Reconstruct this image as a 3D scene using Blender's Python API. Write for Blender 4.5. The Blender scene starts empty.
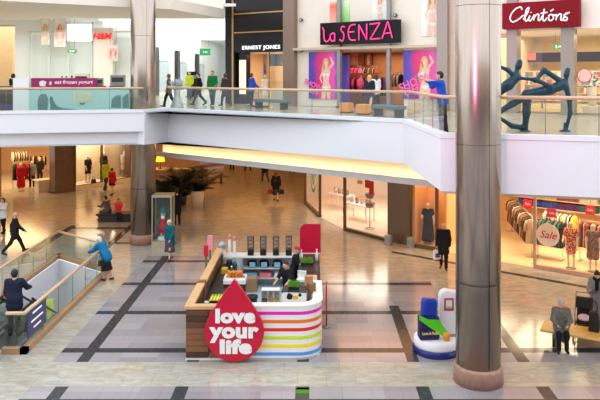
import bpy, bmesh, math, random
import numpy as np
from mathutils import Vector, Matrix, noise as mnoise
random.seed(7)
S = bpy.context.scene
COL = S.collection
R = math.radians
HC = 7.4            # camera height above the ground floor of the mall
FPX = 682.0         # focal length in pixels of the 600 px wide frame
CX, CY = 312.0, 73.0
UF = 5.75           # upper floor level

# ---------------------------------------------------------------- camera, sky, exposure
cam_d = bpy.data.cameras.new('camera'); cam = bpy.data.objects.new('camera', cam_d); COL.objects.link(cam)
cam.location = (0, 0, HC); cam.rotation_euler = (R(90), 0, 0)
cam_d.sensor_width = 36; cam_d.lens = FPX * 36 / 600
cam_d.shift_x = -(CX - 300) / 600; cam_d.shift_y = -(200 - CY) / 600
cam_d.clip_end = 400
S.camera = cam
S.view_settings.view_transform = 'Standard'; S.view_settings.look = 'None'
S.view_settings.exposure = 0.50; S.view_settings.gamma = 1; S.view_settings.use_curve_mapping = False
wd = bpy.data.worlds.new('sky'); S.world = wd; wd.use_nodes = True
_b = wd.node_tree.nodes['Background']; _b.inputs[0].default_value = (0.90, 0.955, 1.0, 1); _b.inputs[1].default_value = 1.42

def lin(c): 
    c = c / 255.0
    return c / 12.92 if c <= 0.04045 else ((c + 0.055) / 1.055) ** 2.4
def rgb(r, g, b): return (lin(r), lin(g), lin(b), 1)

def area(name, loc, rot, sx, sy, power, color=(1, 1, 1)):
    d = bpy.data.lights.new(name, 'AREA'); d.shape = 'RECTANGLE'; d.size = sx; d.size_y = sy; d.energy = power; d.color = color
    o = bpy.data.objects.new(name, d); COL.objects.link(o); o.location = loc; o.rotation_euler = rot
    return o
WARM = (1.0, 0.42, 0.10); SOFTW = (1.0, 0.80, 0.58)
# downlights in the ground floor ceiling (warm) and in the shops
for nm, loc, sx, sy, pw, colr in [
    ('ceiling_downlights', (-14.5, 34.5, 3.55), 9, 5, 420, WARM), ('ceiling_downlights', (-9.5, 42, 3.55), 5, 12, 430, WARM),
    ('ceiling_downlights', (-2.5, 40, 3.55), 8, 12, 560, WARM), ('ceiling_downlights', (-5, 53, 3.55), 7, 12, 420, WARM),
    ('ceiling_downlights', (2.6, 27.2, 3.5), 3.2, 3, 190, WARM), ('ceiling_downlights', (7.2, 22.6, 3.5), 6, 2.6, 170, WARM),
    ('ceiling_downlights', (10.5, 19.5, 3.5), 4, 3, 110, WARM),
    ]:
    area(nm, loc, (0, 0, 0), sx, sy, pw * .27, colr)

# added pink strip light, out of view, for the streak in the steel column
area('pink_streak_light', (-4.4, 1.6, 10.2), (R(90), 0, R(-29.5)), .8, 10, 48, (1.0, .24, .60)).data.spread = R(30)

# ---------------------------------------------------------------- materials
class N:
    """tiny arithmetic wrapper that writes math nodes"""
    def __init__(s, nt, sock): s.nt, s.s = nt, sock
    def _m(s, op, *a):
        n = s.nt.nodes.new('ShaderNodeMath'); n.operation = op
        for i, v in enumerate((s,) + a):
            if isinstance(v, N): s.nt.links.new(v.s, n.inputs[i])
            else: n.inputs[i].default_value = v
        return N(s.nt, n.outputs[0])
    def __add__(s, o): return s._m('ADD', o)
    def __sub__(s, o): return s._m('SUBTRACT', o)
    def __mul__(s, o): return s._m('MULTIPLY', o)
    def __truediv__(s, o): return s._m('DIVIDE', o)
    def lt(s, o): return s._m('LESS_THAN', o)
    def gt(s, o): return s._m('GREATER_THAN', o)
    def mod(s, o): return s._m('FLOORED_MODULO', o)
    def abs(s): return s._m('ABSOLUTE')
    def floor(s): return s._m('FLOOR')
    def max(s, o): return s._m('MAXIMUM', o)
    def min(s, o): return s._m('MINIMUM', o)
def mix(nt, f, a, b, blend='MIX'):
    n = nt.nodes.new('ShaderNodeMix'); n.data_type = 'RGBA'; n.blend_type = blend
    for k, v in ((0, f), (6, a), (7, b)):
        if isinstance(v, N): nt.links.new(v.s, n.inputs[k])
        elif hasattr(v, 'is_output'): nt.links.new(v, n.inputs[k])
        else: n.inputs[k].default_value = v
    return n.outputs[2]
_M = {}
def mat(name, c, rough=.5, metal=0, var=.08, scale=6, emit=0, spec=.5, ecol=None, stretch=None, bump=0):
    """named procedural material; var is the strength of a noise tint"""
    if name in _M: return _M[name]
    m = bpy.data.materials.new(name); m.use_nodes = True; nt = m.node_tree; p = nt.nodes['Principled BSDF']
    col = rgb(*c); m.diffuse_color = col
    tc = nt.nodes.new('ShaderNodeTexCoord'); nz = nt.nodes.new('ShaderNodeTexNoise'); nz.inputs['Scale'].default_value = scale; nz.inputs['Detail'].default_value = 3
    src = tc.outputs['Object']
    if stretch:
        mp = nt.nodes.new('ShaderNodeMapping'); mp.inputs['Scale'].default_value = stretch; nt.links.new(src, mp.inputs[0]); src = mp.outputs[0]
    nt.links.new(src, nz.inputs['Vector'])
    dark = tuple(x * (1 - 2.2 * var) for x in col[:3]) + (1,); lite = tuple(min(1, x * (1 + 1.6 * var)) for x in col[:3]) + (1,)
    o = mix(nt, N(nt, nz.outputs[0]), dark, lite)
    nt.links.new(o, p.inputs['Base Color'])
    p.inputs['Roughness'].default_value = rough; p.inputs['Metallic'].default_value = metal; p.inputs['Specular IOR Level'].default_value = spec
    if emit:
        p.inputs['Emission Color'].default_value = rgb(*(ecol or c)); p.inputs['Emission Strength'].default_value = emit
    if bump:
        b = nt.nodes.new('ShaderNodeBump'); b.inputs['Strength'].default_value = bump; nt.links.new(nz.outputs[0], b.inputs['Height']); nt.links.new(b.outputs[0], p.inputs['Normal'])
    _M[name] = m
    return m
def glass(name, tint, refl=.9):
    if name in _M: return _M[name]
    m = bpy.data.materials.new(name); m.use_nodes = True; nt = m.node_tree; nt.nodes.remove(nt.nodes['Principled BSDF'])
    t = nt.nodes.new('ShaderNodeBsdfTransparent'); t.inputs[0].default_value = tuple(tint) + (1,)
    g = nt.nodes.new('ShaderNodeBsdfGlossy'); g.inputs['Roughness'].default_value = .02; g.inputs[0].default_value = (refl, refl, refl, 1)
    f = nt.nodes.new('ShaderNodeLayerWeight'); f.inputs[0].default_value = .5; fr = N(nt, f.outputs['Facing'])._m('POWER', 5.0) * .75 + .025
    x = nt.nodes.new('ShaderNodeMixShader'); nt.links.new(fr.s, x.inputs[0]); nt.links.new(t.outputs[0], x.inputs[1]); nt.links.new(g.outputs[0], x.inputs[2])
    nt.links.new(x.outputs[0], nt.nodes['Material Output'].inputs[0]); m.diffuse_color = (.8, .9, .9, .3)
    _M[name] = m
    return m
GL = glass('clear_glass', (.90, .945, .93)); GLW = glass('shop_glass', (.97, .985, .98))
WHITE = mat('white_plaster', (236, 236, 240), .55, var=.015, scale=1.5)

# ---------------------------------------------------------------- mesh building
class M:
    def __init__(s): s.v, s.f, s.mi, s.sm = [], [], [], []
    def add(s, vs, fs, mi=0, smooth=False):
        b = len(s.v); s.v += [tuple(v) for v in vs]
        for f in fs: s.f.append([b + i for i in f]); s.mi.append(mi); s.sm.append(smooth)
        return s
    def box(s, x0, x1, y0, y1, z0, z1, mi=0, rot=None, piv=None):
        vs = [Vector((x, y, z)) for x in (x0, x1) for y in (y0, y1) for z in (z0, z1)]
        if rot is not None:
            c = Vector(piv) if piv else sum(vs, Vector()) / 8
            vs = [c + rot @ (v - c) for v in vs]
        return s.add(vs, [(0, 1, 3, 2), (4, 6, 7, 5), (0, 4, 5, 1), (2, 3, 7, 6), (0, 2, 6, 4), (1, 5, 7, 3)], mi)
    def cyl(s, p0, p1, r0, r1=None, n=12, mi=0, cap=True):
        r1 = r0 if r1 is None else r1
        p0, p1 = Vector(p0), Vector(p1); d = (p1 - p0).normalized()
        a = d.orthogonal().normalized(); b = d.cross(a)
        ring = lambda p, r: [p + (a * math.cos(2 * math.pi * i / n) + b * math.sin(2 * math.pi * i / n)) * r for i in range(n)]
        s.add(ring(p0, r0) + ring(p1, r1), [(i, (i + 1) % n, n + (i + 1) % n, n + i) for i in range(n)], mi, True)
        if cap:
            s.add(ring(p0, r0), [tuple(reversed(range(n)))], mi); s.add(ring(p1, r1), [tuple(range(n))], mi)
        return s
    def tube(s, pts, r, n=8, mi=0, flat=1.0, cap=True):
        pts = [Vector(p) for p in pts]; k = len(pts)
        rs = r if isinstance(r, (list, tuple)) else [r] * k
        a = None; vs = []
        for i, p in enumerate(pts):
            d = (pts[min(i + 1, k - 1)] - pts[max(i - 1, 0)]).normalized()
            a = d.orthogonal().normalized() if a is None else (a - d * a.dot(d)).normalized()
            b = d.cross(a)
            vs += [p + (a * math.cos(2 * math.pi * j / n) + b * math.sin(2 * math.pi * j / n) * flat) * rs[i] for j in range(n)]
        fs = [(i * n + j, i * n + (j + 1) % n, (i + 1) * n + (j + 1) % n, (i + 1) * n + j) for i in range(k - 1) for j in range(n)]
        if cap: fs += [tuple(reversed(range(n))), tuple(range((k - 1) * n, k * n))]
        return s.add(vs, fs, mi, True)
    def lathe(s, prof, c=(0, 0, 0), n=24, mi=0, smooth=True):
        c = Vector(c); vs = []; k = len(prof)
        for r, z in prof: vs += [c + Vector((r * math.cos(2 * math.pi * j / n), r * math.sin(2 * math.pi * j / n), z)) for j in range(n)]
        fs = [(i * n + j, i * n + (j + 1) % n, (i + 1) * n + (j + 1) % n, (i + 1) * n + j) for i in range(k - 1) for j in range(n)]
        if prof[0][0] > 1e-4: fs.append(tuple(reversed(range(n))))
        if prof[-1][0] > 1e-4: fs.append(tuple(range((k - 1) * n, k * n)))
        return s.add(vs, fs, mi, smooth)
    def ball(s, c, r, n=12, m=8, mi=0):
        rx, ry, rz = r if isinstance(r, (tuple, list)) else (r, r, r)
        prof = [(math.sin(math.pi * i / m), -math.cos(math.pi * i / m)) for i in range(m + 1)]
        b = len(s.v); s.lathe([(max(a, 1e-5), z) for a, z in prof], (0, 0, 0), n, mi)
        for i in range(b, len(s.v)): x, y, z = s.v[i]; s.v[i] = (c[0] + x * rx, c[1] + y * ry, c[2] + z * rz)
        return s
    def prism(s, poly, f, h0, h1, mi=0, smooth=False):
        """poly 2-D points, f(a,b,h) -> xyz, extruded from h0 to h1"""
        n = len(poly)
        vs = [f(a, b, h0) for a, b in poly] + [f(a, b, h1) for a, b in poly]
        s.add(vs, [tuple(reversed(range(n))), tuple(range(n, 2 * n))], mi)
        return s.add(vs, [(i, (i + 1) % n, n + (i + 1) % n, n + i) for i in range(n)], mi, smooth)
    def build(s, name, mats, parent=None, loc=None, rotz=None, bevel=0):
        me = bpy.data.meshes.new(name); me.from_pydata(s.v, [], s.f)
        for m in (mats if isinstance(mats, (list, tuple)) else [mats]): me.materials.append(m)
        me.polygons.foreach_set('material_index', s.mi); me.polygons.foreach_set('use_smooth', s.sm)
        bm = bmesh.new(); bm.from_mesh(me); bmesh.ops.remove_doubles(bm, verts=bm.verts, dist=1e-6)
        bmesh.ops.recalc_face_normals(bm, faces=bm.faces); bm.to_mesh(me); bm.free(); me.update()
        o = bpy.data.objects.new(name, me); COL.objects.link(o)
        if parent: o.parent = parent
        if loc: o.location = loc
        if rotz is not None: o.rotation_euler = (0, 0, rotz)
        if bevel:
            b = o.modifiers.new('bevel', 'BEVEL'); b.width = bevel; b.segments = 2; b.limit_method = 'ANGLE'
        return o
XZ = lambda a, b, h: (a, h, b)
YZ = lambda a, b, h: (h, a, b)
XY = lambda a, b, h: (a, b, h)
def B(*a): return M().box(*a)
def tag(o, label, cat, group=None, kind=None):
    o['label'] = label; o['category'] = cat
    if group: o['group'] = group
    if kind: o['kind'] = kind
    return o
def thing(name, label, cat, loc=(0, 0, 0), rotz=0, group=None):
    o = bpy.data.objects.new(name, None); o.empty_display_size = .2; COL.objects.link(o); o.location = loc; o.rotation_euler = (0, 0, rotz)
    return tag(o, label, cat, group)
def struct(o): o['kind'] = 'structure'; return o
def dup(o, loc=None, rotz=None, label=None, group=None, scale=None):
    def cp(a, par):
        c = a.copy(); COL.objects.link(c)
        if par: c.parent = par
        for ch in a.children: cp(ch, c)
        return c
    c = cp(o, None)
    if loc is not None: c.location = loc
    if rotz is not None: c.rotation_euler = (0, 0, rotz)
    if label: c['label'] = label
    if group: c['group'] = group
    if scale: c.scale = (scale,) * 3
    return c
def recolor(o, m):
    for sl in o.material_slots: sl.link = 'OBJECT'; sl.material = m
def catmull(pts, k=6, closed=False):
    pts = [Vector(p) for p in pts]; out = []; n = len(pts)
    g = (lambda i: pts[i % n]) if closed else (lambda i: pts[max(0, min(n - 1, i))])
    for i in range(n if closed else n - 1):
        a, b, c, d = g(i - 1), g(i), g(i + 1), g(i + 2)
        for j in range(k):
            t = j / k
            out.append(.5 * (2 * b + (c - a) * t + (2 * a - 5 * b + 4 * c - d) * t * t + (3 * b - a - 3 * c + d) * t ** 3))
    if not closed: out.append(pts[-1])
    return out
def G(px, py, z=0.0):
    """point of the horizontal plane z seen along a pixel ray"""
    Y = FPX * (HC - z) / (py - CY); return Vector(((px - CX) / FPX * Y, Y, z))
def P(px, py, Y): return Vector(((px - CX) / FPX * Y, Y, HC - (py - CY) / FPX * Y))
class Front:
    """a straight shop front: local x runs right along it, local y into the shop"""
    def __init__(s, o, ang): s.o, s.a = Vector((o[0], o[1])), R(ang); s.d = Vector((math.cos(s.a), math.sin(s.a)))
    def u(s, px, v=0):
        k = (px - CX) / FPX; o = s.o + Vector((-s.d.y, s.d.x)) * v
        return (k * o.y - o.x) / (s.d.x - k * s.d.y)
    def uz(s, px, py, v=0):
        u = s.u(px, v); Y = s.w(u, v).y; return u, HC - (py - CY) / FPX * Y
    def w(s, u, v=0, z=0): return Vector((s.o.x + s.d.x * u - s.d.y * v, s.o.y + s.d.y * u + s.d.x * v, z))
    def place(s, o, u, v, z): o.location = s.w(u, v, z); o.rotation_euler = (0, 0, s.a); return o
def text(body, size, mt, parent=None, name='lettering', depth=.02, offset=0, shear=0, space=1.0, lines=1.0, align='CENTER'):
    """built-in font turned into a mesh, upright in the local xz plane, front towards -y"""
    c = bpy.data.curves.new(name, 'FONT'); c.body = body; c.size = size; c.extrude = depth / 2; c.offset = offset; c.shear = shear
    c.space_character = space; c.space_line = lines; c.align_x = align; c.align_y = 'CENTER'; c.resolution_u = 3
    t = bpy.data.objects.new(name, c); COL.objects.link(t)
    dg = bpy.context.evaluated_depsgraph_get()
    me = bpy.data.meshes.new_from_object(t.evaluated_get(dg)); bpy.data.objects.remove(t); bpy.data.curves.remove(c)
    me.transform(Matrix.Rotation(R(90), 4, 'X')); me.materials.clear(); me.materials.append(mt)
    o = bpy.data.objects.new(name, me); COL.objects.link(o)
    if parent: o.parent = parent
    return o
# ---------------------------------------------------------------- people: one smooth skin from blended round limbs
def surfnet(f, o, h):
    nx, ny, nz = [n - 1 for n in f.shape]
    sg = f < 0
    cnt = np.zeros((nx, ny, nz), int)
    for i in (0, 1):
        for j in (0, 1):
            for k in (0, 1): cnt += sg[i:i + nx, j:j + ny, k:k + nz]
    mixed = (cnt > 0) & (cnt < 8)
    idx = -np.ones((nx, ny, nz), int); idx[mixed] = np.arange(mixed.sum())
    acc = np.zeros((nx, ny, nz, 3)); num = np.zeros((nx, ny, nz))
    for ax in range(3):
        for b in (0, 1):
            for c in (0, 1):
                off = [0, 0, 0]; ot = [q for q in range(3) if q != ax]; off[ot[0]] = b; off[ot[1]] = c
                o1 = list(off); o1[ax] += 1
                f0 = f[off[0]:off[0] + nx, off[1]:off[1] + ny, off[2]:off[2] + nz]; f1 = f[o1[0]:o1[0] + nx, o1[1]:o1[1] + ny, o1[2]:o1[2] + nz]
                cr = (f0 < 0) != (f1 < 0)
                t = np.where(cr, f0 / np.where(f0 == f1, 1, f0 - f1), 0)
                for q in range(3): acc[..., q] += np.where(cr, off[q] + (t if q == ax else 0), 0)
                num += cr
    ii = np.argwhere(mixed)
    V = (ii + acc[mixed] / num[mixed][:, None]) * h + np.array(o)
    F = []
    for ax in range(3):
        ot = [q for q in range(3) if q != ax]
        sl0 = [slice(1, n) for n in (nx, ny, nz)]; sl0[ax] = slice(0, (nx, ny, nz)[ax])
        sl1 = list(sl0); sl1[ax] = slice(1, (nx, ny, nz)[ax] + 1)
        a = sg[tuple(sl0)]; b = sg[tuple(sl1)]
        e = np.argwhere(a != b)
        if not len(e): continue
        st = a[a != b]
        e = e + np.array([0 if q == ax else 1 for q in range(3)])
        d1 = np.zeros(3, int); d1[ot[0]] = 1; d2 = np.zeros(3, int); d2[ot[1]] = 1
        g = lambda x: idx[x[:, 0], x[:, 1], x[:, 2]]
        q = np.stack([g(e - d1 - d2), g(e - d2), g(e), g(e - d1)], 1)
        fl = st if ax != 1 else ~st
        q[~fl] = q[~fl][:, ::-1]
        F.append(q)
    return V, np.concatenate(F)
def blob(prims, h, k=.018, planes=(), pad=.05):
    """prims: (a, b, ra, rb) round cones, smooth union; planes: (point, normal) keep the negative side"""
    A = np.array([list(p[0]) for p in prims], float); Bq = np.array([list(p[1]) for p in prims], float); rr = np.array([[p[2], p[3]] for p in prims])
    mx = rr.max() + pad
    lo = np.minimum(A, Bq).min(0) - mx; hi = np.maximum(A, Bq).max(0) + mx
    n = np.maximum(np.ceil((hi - lo) / h).astype(int) + 1, 4)
    xs = [lo[i] + h * np.arange(n[i]) for i in range(3)]
    X, Y, Z = np.meshgrid(*xs, indexing='ij'); Pq = np.stack([X, Y, Z], -1)
    acc = np.zeros(X.shape)
    for a, b, (ra, rb) in zip(A, Bq, rr):
        ab = b - a; L = max(ab @ ab, 1e-9)
        t = np.clip(((Pq - a) @ ab) / L, 0, 1)
        d = np.linalg.norm(Pq - a - t[..., None] * ab, axis=-1) - (ra + (rb - ra) * t)
        acc += np.exp(-np.clip(d, -.6, .6) / k)
    f = -k * np.log(np.maximum(acc, 1e-30))
    for pt, nn in planes: f = np.maximum(f, (Pq - np.array(pt)) @ np.array(nn))
    return surfnet(f, lo, h)
def rawmesh(name, V, F, mats, parent=None, mi=None):
    me = bpy.data.meshes.new(name); me.from_pydata([tuple(v) for v in V], [], [tuple(int(i) for i in f) for f in F])
    for m in (mats if isinstance(mats, (list, tuple)) else [mats]): me.materials.append(m)
    me.polygons.foreach_set('use_smooth', [True] * len(me.polygons))
    if mi is not None: me.polygons.foreach_set('material_index', mi)
    bm = bmesh.new(); bm.from_mesh(me); bmesh.ops.recalc_face_normals(bm, faces=bm.faces); bm.to_mesh(me); bm.free(); me.update()
    o = bpy.data.objects.new(name, me); COL.objects.link(o)
    if parent: o.parent = parent
    return o
SKIN = mat('skin', (214, 168, 142), .55, var=.05, scale=30); SKIN2 = mat('skin_dark', (120, 82, 62), .5, var=.05, scale=30)
LIP = mat('lips', (168, 92, 84), .5); EYE = mat('eye_dark', (48, 36, 32), .3)
HAIRS = {k: mat('hair_' + k, c, .6, var=.2, scale=40) for k, c in dict(brown=(74, 50, 36), black=(30, 26, 25), blonde=(214, 172, 104), grey=(168, 164, 158), white=(226, 222, 214), red=(132, 66, 40)).items()}
def cloth(name, c, rough=.85, var=.14, scale=14): return mat('cloth_' + name, c, rough, var=var, scale=scale, spec=.25, bump=.25)
def v3(*a): return np.array(a, float)
WRIST, NECK = {}, {}
def figure(name, label, cat, loc, heading, H=1.72, lean=0, side=0, legL=(3, 4), legR=(-3, 2), armL=(6, 8, 14), armR=(6, 8, 14), head=(0, 0), seat=None,
           skin=SKIN, top=None, bottom=None, shoes=None, hair=None, group=None, h=.026, face=True, broad=1.0, pole=False):
    """legs: (thigh forward, knee bend); arms: (forward, outward, elbow); head: (turn, nod). Local +y is the way it faces."""
    root = thing(name, label, cat, loc, R(heading), group)
    s = H / 1.75
    Lt, Ls, La, Lf = .43, .42, .29, .255
    hip = v3(0, 0, 0)
    def rotx(v, a): a = R(a); return v3(v[0], v[1] * math.cos(a) + v[2] * math.sin(a), -v[1] * math.sin(a) + v[2] * math.cos(a))
    J = {}
    for k, sx, (a, b) in (('L', -1, legL), ('R', 1, legR)):
        h0 = v3(sx * .092, 0, -.02); d = v3(sx * .03, math.sin(R(a)), -math.cos(R(a))); kn = h0 + d * Lt
        an = kn + v3(0, math.sin(R(a - b)), -math.cos(R(a - b))) * Ls
        ft = max(-40, min(35, (a - b) * .8)); toe = an + v3(sx * .03, math.cos(R(ft)) * .17, math.sin(R(ft)) * .17 - .045)
        heel = an + rotx(v3(0, -.035, -.04), ft)
        J[k] = (h0, kn, an, toe, heel)
    low = min(min(J[k][3][2], J[k][4][2]) for k in 'LR') - .036
    up = v3(0, 0, -low) if seat is None else v3(0, 0, seat / s + .10)
    J = {k: tuple(p + up for p in J[k]) for k in J}; pel = up.copy()
    T = lambda x, y, z: pel + rotx(v3(x, y, z), lean) + v3(side * z, 0, 0)
    hw = .092 * broad
    sh = {k: T(sx * .18 * broad, 0, .50) for k, sx in (('L', -1), ('R', 1))}
    A = {}
    for k, sx, ar in (('L', -1, armL), ('R', 1, armR)):
        a, o_, e = ar[:3]; inn = ar[3] if len(ar) > 3 else o_ * .3 - 4
        d1 = v3(sx * math.sin(R(o_)), math.cos(R(o_)) * math.sin(R(a)), -math.cos(R(o_)) * math.cos(R(a)))
        d2 = v3(sx * math.sin(R(inn)), math.cos(R(inn)) * math.sin(R(a + e)), -math.cos(R(inn)) * math.cos(R(a + e)))
        el = sh[k] + d1 * La; wr = el + d2 * Lf
        A[k] = (sh[k], el, wr, d2)
    neck = T(0, .0, .555); hd = neck + rotx(v3(0, .025, .125), lean * .6 + head[1] * .5)
    torso = lambda g: [(T(-.145 * broad, 0, .48), T(.145 * broad, 0, .48), .062 + g, .062 + g), (T(-.08 * broad, .012, .40), T(-.07 * broad, .005, .16), .098 + g, .088 + g),
                       (T(.08 * broad, .012, .40), T(.07 * broad, .005, .16), .098 + g, .088 + g), (T(-hw * .8, -.01, .03), T(hw * .8, -.01, .03), .108 + g, .108 + g), (T(-.05, 0, .10), T(.05, 0, .10), .10 + g, .10 + g)]
    arms = lambda g, fr=1.0: sum(([(A[k][0], A[k][1], .052 + g, .041 + g), (A[k][1], A[k][1] + (A[k][2] - A[k][1]) * fr, .041 + g, .032 + g)] for k in 'LR'), [])
    legs = lambda g, g2=None, fr=1.0: sum(([(J[k][0], J[k][1], .088 + g, .058 + g), (J[k][1], J[k][1] + (J[k][2] - J[k][1]) * fr, .054 + g, .038 + (g if g2 is None else g2))] for k in 'LR'), [])
    body = torso(0) + arms(0) + legs(0) + [(T(0, -.012, .50), hd - v3(0, .02, .03), .058, .05)]
    body += [(J[k][4] , J[k][3], .034, .026) for k in 'LR']
    body += [(A[k][2], A[k][2] + A[k][3] * .085, .030, .026) for k in 'LR']
    V, F = blob(body, h)
    tv, tf, mi = [V], [F], [np.zeros(len(F), int)]
    off = len(V)
    # head with brow, nose, chin, ears
    tr = R(head[0]); nd = R(head[1] + lean * .5)
    Rm = np.array(Matrix.Rotation(tr, 3, 'Z') @ Matrix.Rotation(-nd, 3, 'X'))
    hp = lambda x, y, z: hd + Rm @ v3(x, y, z)
    hb = [(hp(0, -.018, .035), hp(0, .0, .035), .087, .085), (hp(0, .02, .01), hp(0, .034, -.075), .068, .040), (hp(-.03, .02, -.05), hp(.03, .02, -.05), .045, .045), (hd - v3(0, .02, .03), neck + v3(0, -.01, 0), .052, .056)]
    if face: hb += [(hp(0, .088, .008), hp(0, .106, -.024), .010, .0155), (hp(-.033, .068, .022), hp(.033, .068, .022), .017, .017), (hp(-.081, -.008, .012), hp(-.081, -.004, -.018), .015, .011), (hp(.081, -.008, .012), hp(.081, -.004, -.018), .015, .011), (hp(-.015, .078, -.058), hp(.015, .078, -.058), .011, .011)]
    else: hb += [(hp(0, .084, .005), hp(0, .098, -.022), .009, .013)]
    V, F = blob(hb, .0135 if face else .018, k=.010, pad=.02)
    hm = np.zeros(len(F), int)
    if face:
        cen = (V[F].mean(1) - hd) @ Rm
        hm[(np.abs(cen[:, 0]) < .026) & (np.abs(cen[:, 2] + .058) < .012) & (cen[:, 1] > .078)] = 1
    tv.append(V); tf.append(F + off); mi.append(hm); off += len(V)
    q = M()
    for k, sx in (('L', -1), ('R', 1)):
        w, d = Vector(A[k][2]), Vector(A[k][3]).normalized()
        a = Vector((0, 1, 0)) - d * d.y
        a = a.normalized() if a.length > .2 else Vector((0, 0, 1)); c = d.cross(a) * sx
        for i, (o_, L) in enumerate(((.026, .070), (.009, .078), (-.008, .072), (-.024, .056))):
            b0 = w + d * .08 + a * o_; p1 = b0 + d * L * .5 - c * .004; p2 = p1 + d * L * .32 - c * L * .22; p3 = p2 + d * L * .16 - c * L * .25
            q.tube([b0 - d * .03, b0, p1, p2, p3], [.009, .0095, .009, .008, .006], 5)
        b0 = w + d * .035 + a * .022; q.tube([b0, b0 + d * .03 + a * .026, b0 + d * .06 + a * .032 - c * .008], [.012, .011, .008], 5)
    if face:
        for sx in (-1, 1):
            e = hp(sx * .032, .083, .004); q.ball(e, (.011, .009, .008), 6, 5, 2)
    tris = q.f
    o_body = None
    Vall = np.concatenate(tv + [np.array([list(x) for x in q.v])]); Fl = [list(map(int, f)) for f in np.concatenate(tf)] + [[i + off for i in f] for f in tris]
    mis = list(np.concatenate(mi)) + list(q.mi)
    o_body = rawmesh('body', Vall * s, Fl, [skin, LIP if face else skin, EYE], root, [int(i) for i in mis])
    def part(nm, prims, m, planes=(), k=.018, hh=None):
        V, F = blob(prims, hh or h, k, planes); return rawmesh(nm, V * s, F, m, root)
    upv = rotx(v3(0, 0, 1), lean)
    if bottom:
        kind, bm_, *rest = bottom
        if kind == 'trousers':
            part(kind, [(T(-.08, -.005, .03), T(.08, -.005, .03), .122, .122), (T(-.06, 0, .09), T(.06, 0, .09), .106, .106)] + legs(.018, .026, .97), bm_, [(T(0, 0, .13), upv)])
        elif kind == 'skirt':
            ln, wd_ = rest
            kx = .5 * (J['L'][1] + J['R'][1]); dn = (kx - pel); dn = dn / np.linalg.norm(dn)
            part(kind, [(T(-.06, 0, .12), pel + dn * ln + v3(-.07 * wd_, 0, 0), .105, .15 * wd_), (T(.06, 0, .12), pel + dn * ln + v3(.07 * wd_, 0, 0), .105, .15 * wd_), (T(-.08, -.01, .03), T(.08, -.01, .03), .125, .125)] + ([] if seat is None else [(J[k][0], J[k][1], .105, .085) for k in 'LR']), bm_, [(pel + dn * ln, dn), (T(0, 0, .16), upv)])
        elif kind == 'shorts':
            part(kind, [(T(-.08, -.005, .03), T(.08, -.005, .03), .122, .122)] + [(J[k][0], J[k][0] + (J[k][1] - J[k][0]) * .6, .105, .09) for k in 'LR'], bm_, [(T(0, 0, .13), upv)])
    if top:
        kind, tm, ln, slv, *rest = top          # length below the pelvis, sleeve fraction
        g = rest[0] if rest else .02
        pr = torso(g)
        if slv >= 1: pr = pr + arms(g, .97)
        elif slv > 0: pr = pr + sum(([(A[k][0], A[k][0] + (A[k][1] - A[k][0]) * min(1, slv * 1.6), .052 + g, .046 + g)] for k in 'LR'), [])
        pls = [(neck + upv * .012, upv)]
        if ln > 0:
            dn = -upv if seat is None else v3(0, .55, -.83)
            wid = rest[1] if len(rest) > 1 else 1.0
            pr = pr + [(T(-.075, -.005, .05), pel + dn * ln + v3(-.08 * wid, 0, 0), .115 + g * .5, .12 * wid + g), (T(.075, -.005, .05), pel + dn * ln + v3(.08 * wid, 0, 0), .115 + g * .5, .12 * wid + g)]
            if seat is not None: pr += [(J[k][0], J[k][0] + (J[k][1] - J[k][0]) * .75, .11, .095) for k in 'LR']
            pls.append((pel + dn * ln, dn))
        else:
            pls.append((T(0, 0, -.02 + abs(ln)), -upv))
            if slv > 0:                          # keep hanging sleeves below the hem
                V1, F1 = blob(torso(g), h, .018, pls); V2, F2 = blob(arms(g, .97 if slv >= 1 else slv), h)
                rawmesh(kind, np.concatenate([V1, V2]) * s, np.concatenate([F1, F2 + len(V1)]), tm, root); pr = None
        if pr is not None:
            o = part(kind, pr, tm, pls[:1] + ([] if ln <= 0 else []) if seat is not None else [pls[0]], .02) if ln > 0 else part(kind, pr, tm, pls)
    if shoes:
        for k in 'LR': part('shoe', [(J[k][4], J[k][3], .043, .036), (J[k][2] + (J[k][4] - J[k][2]) * .5, J[k][4], .046, .042)], shoes, hh=.02)
    if hair:
        st, hm_ = hair[:2]
        pr = [(hp(0, -.022, .042), hp(0, -.004, .046), .094, .090), (hp(0, -.035, .0), hp(0, -.035, -.03), .082, .07)]
        fn = Rm @ (v3(0, .86, -.5) / np.linalg.norm([.86, .5]))
        pls = [(hp(0, .052, .032), fn)]
        if st == 'long': pr += [(hp(-.055, -.03, .0), hp(-.06, -.035, -.17), .055, .04), (hp(.055, -.03, .0), hp(.06, -.035, -.17), .055, .04), (hp(0, -.06, 0), hp(0, -.075, -.18), .06, .05)]
        elif st == 'bob': pr += [(hp(-.06, -.02, .0), hp(-.062, -.018, -.07), .05, .04), (hp(.06, -.02, .0), hp(.062, -.018, -.07), .05, .04), (hp(0, -.06, 0), hp(0, -.06, -.06), .055, .045)]
        elif st == 'bun': pr += [(hp(0, -.1, .07), hp(0, -.11, .07), .045, .045)]
        elif st == 'bald': pr = [(hp(-.06, -.03, .0), hp(0, -.075, -.01), .035, .035), (hp(.06, -.03, .0), hp(0, -.075, -.01), .035, .035)]
        elif st in ('cap', 'hat'): pr = [(hp(0, -.02, .055), hp(0, 0, .06), .095, .092)] + ([(hp(-.03, .07, .06), hp(-.025, .15, .045), .03, .018), (hp(.03, .07, .06), hp(.025, .15, .045), .03, .018)] if st == 'cap' else []); pls = [(hp(0, 0, .04), Rm @ v3(0, 0, -1))]
        V, F = blob(pr, .018, .012, pls, .03); rawmesh('hat' if st in ('hat', 'cap') else 'hair', V * s, F, hm_, root)
    rz = Matrix.Rotation(R(heading), 3, 'Z')
    WRIST[root.name] = {k: Vector(loc) + rz @ Vector((A[k][2] + A[k][3] * .08) * s) for k in 'LR'}
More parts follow.
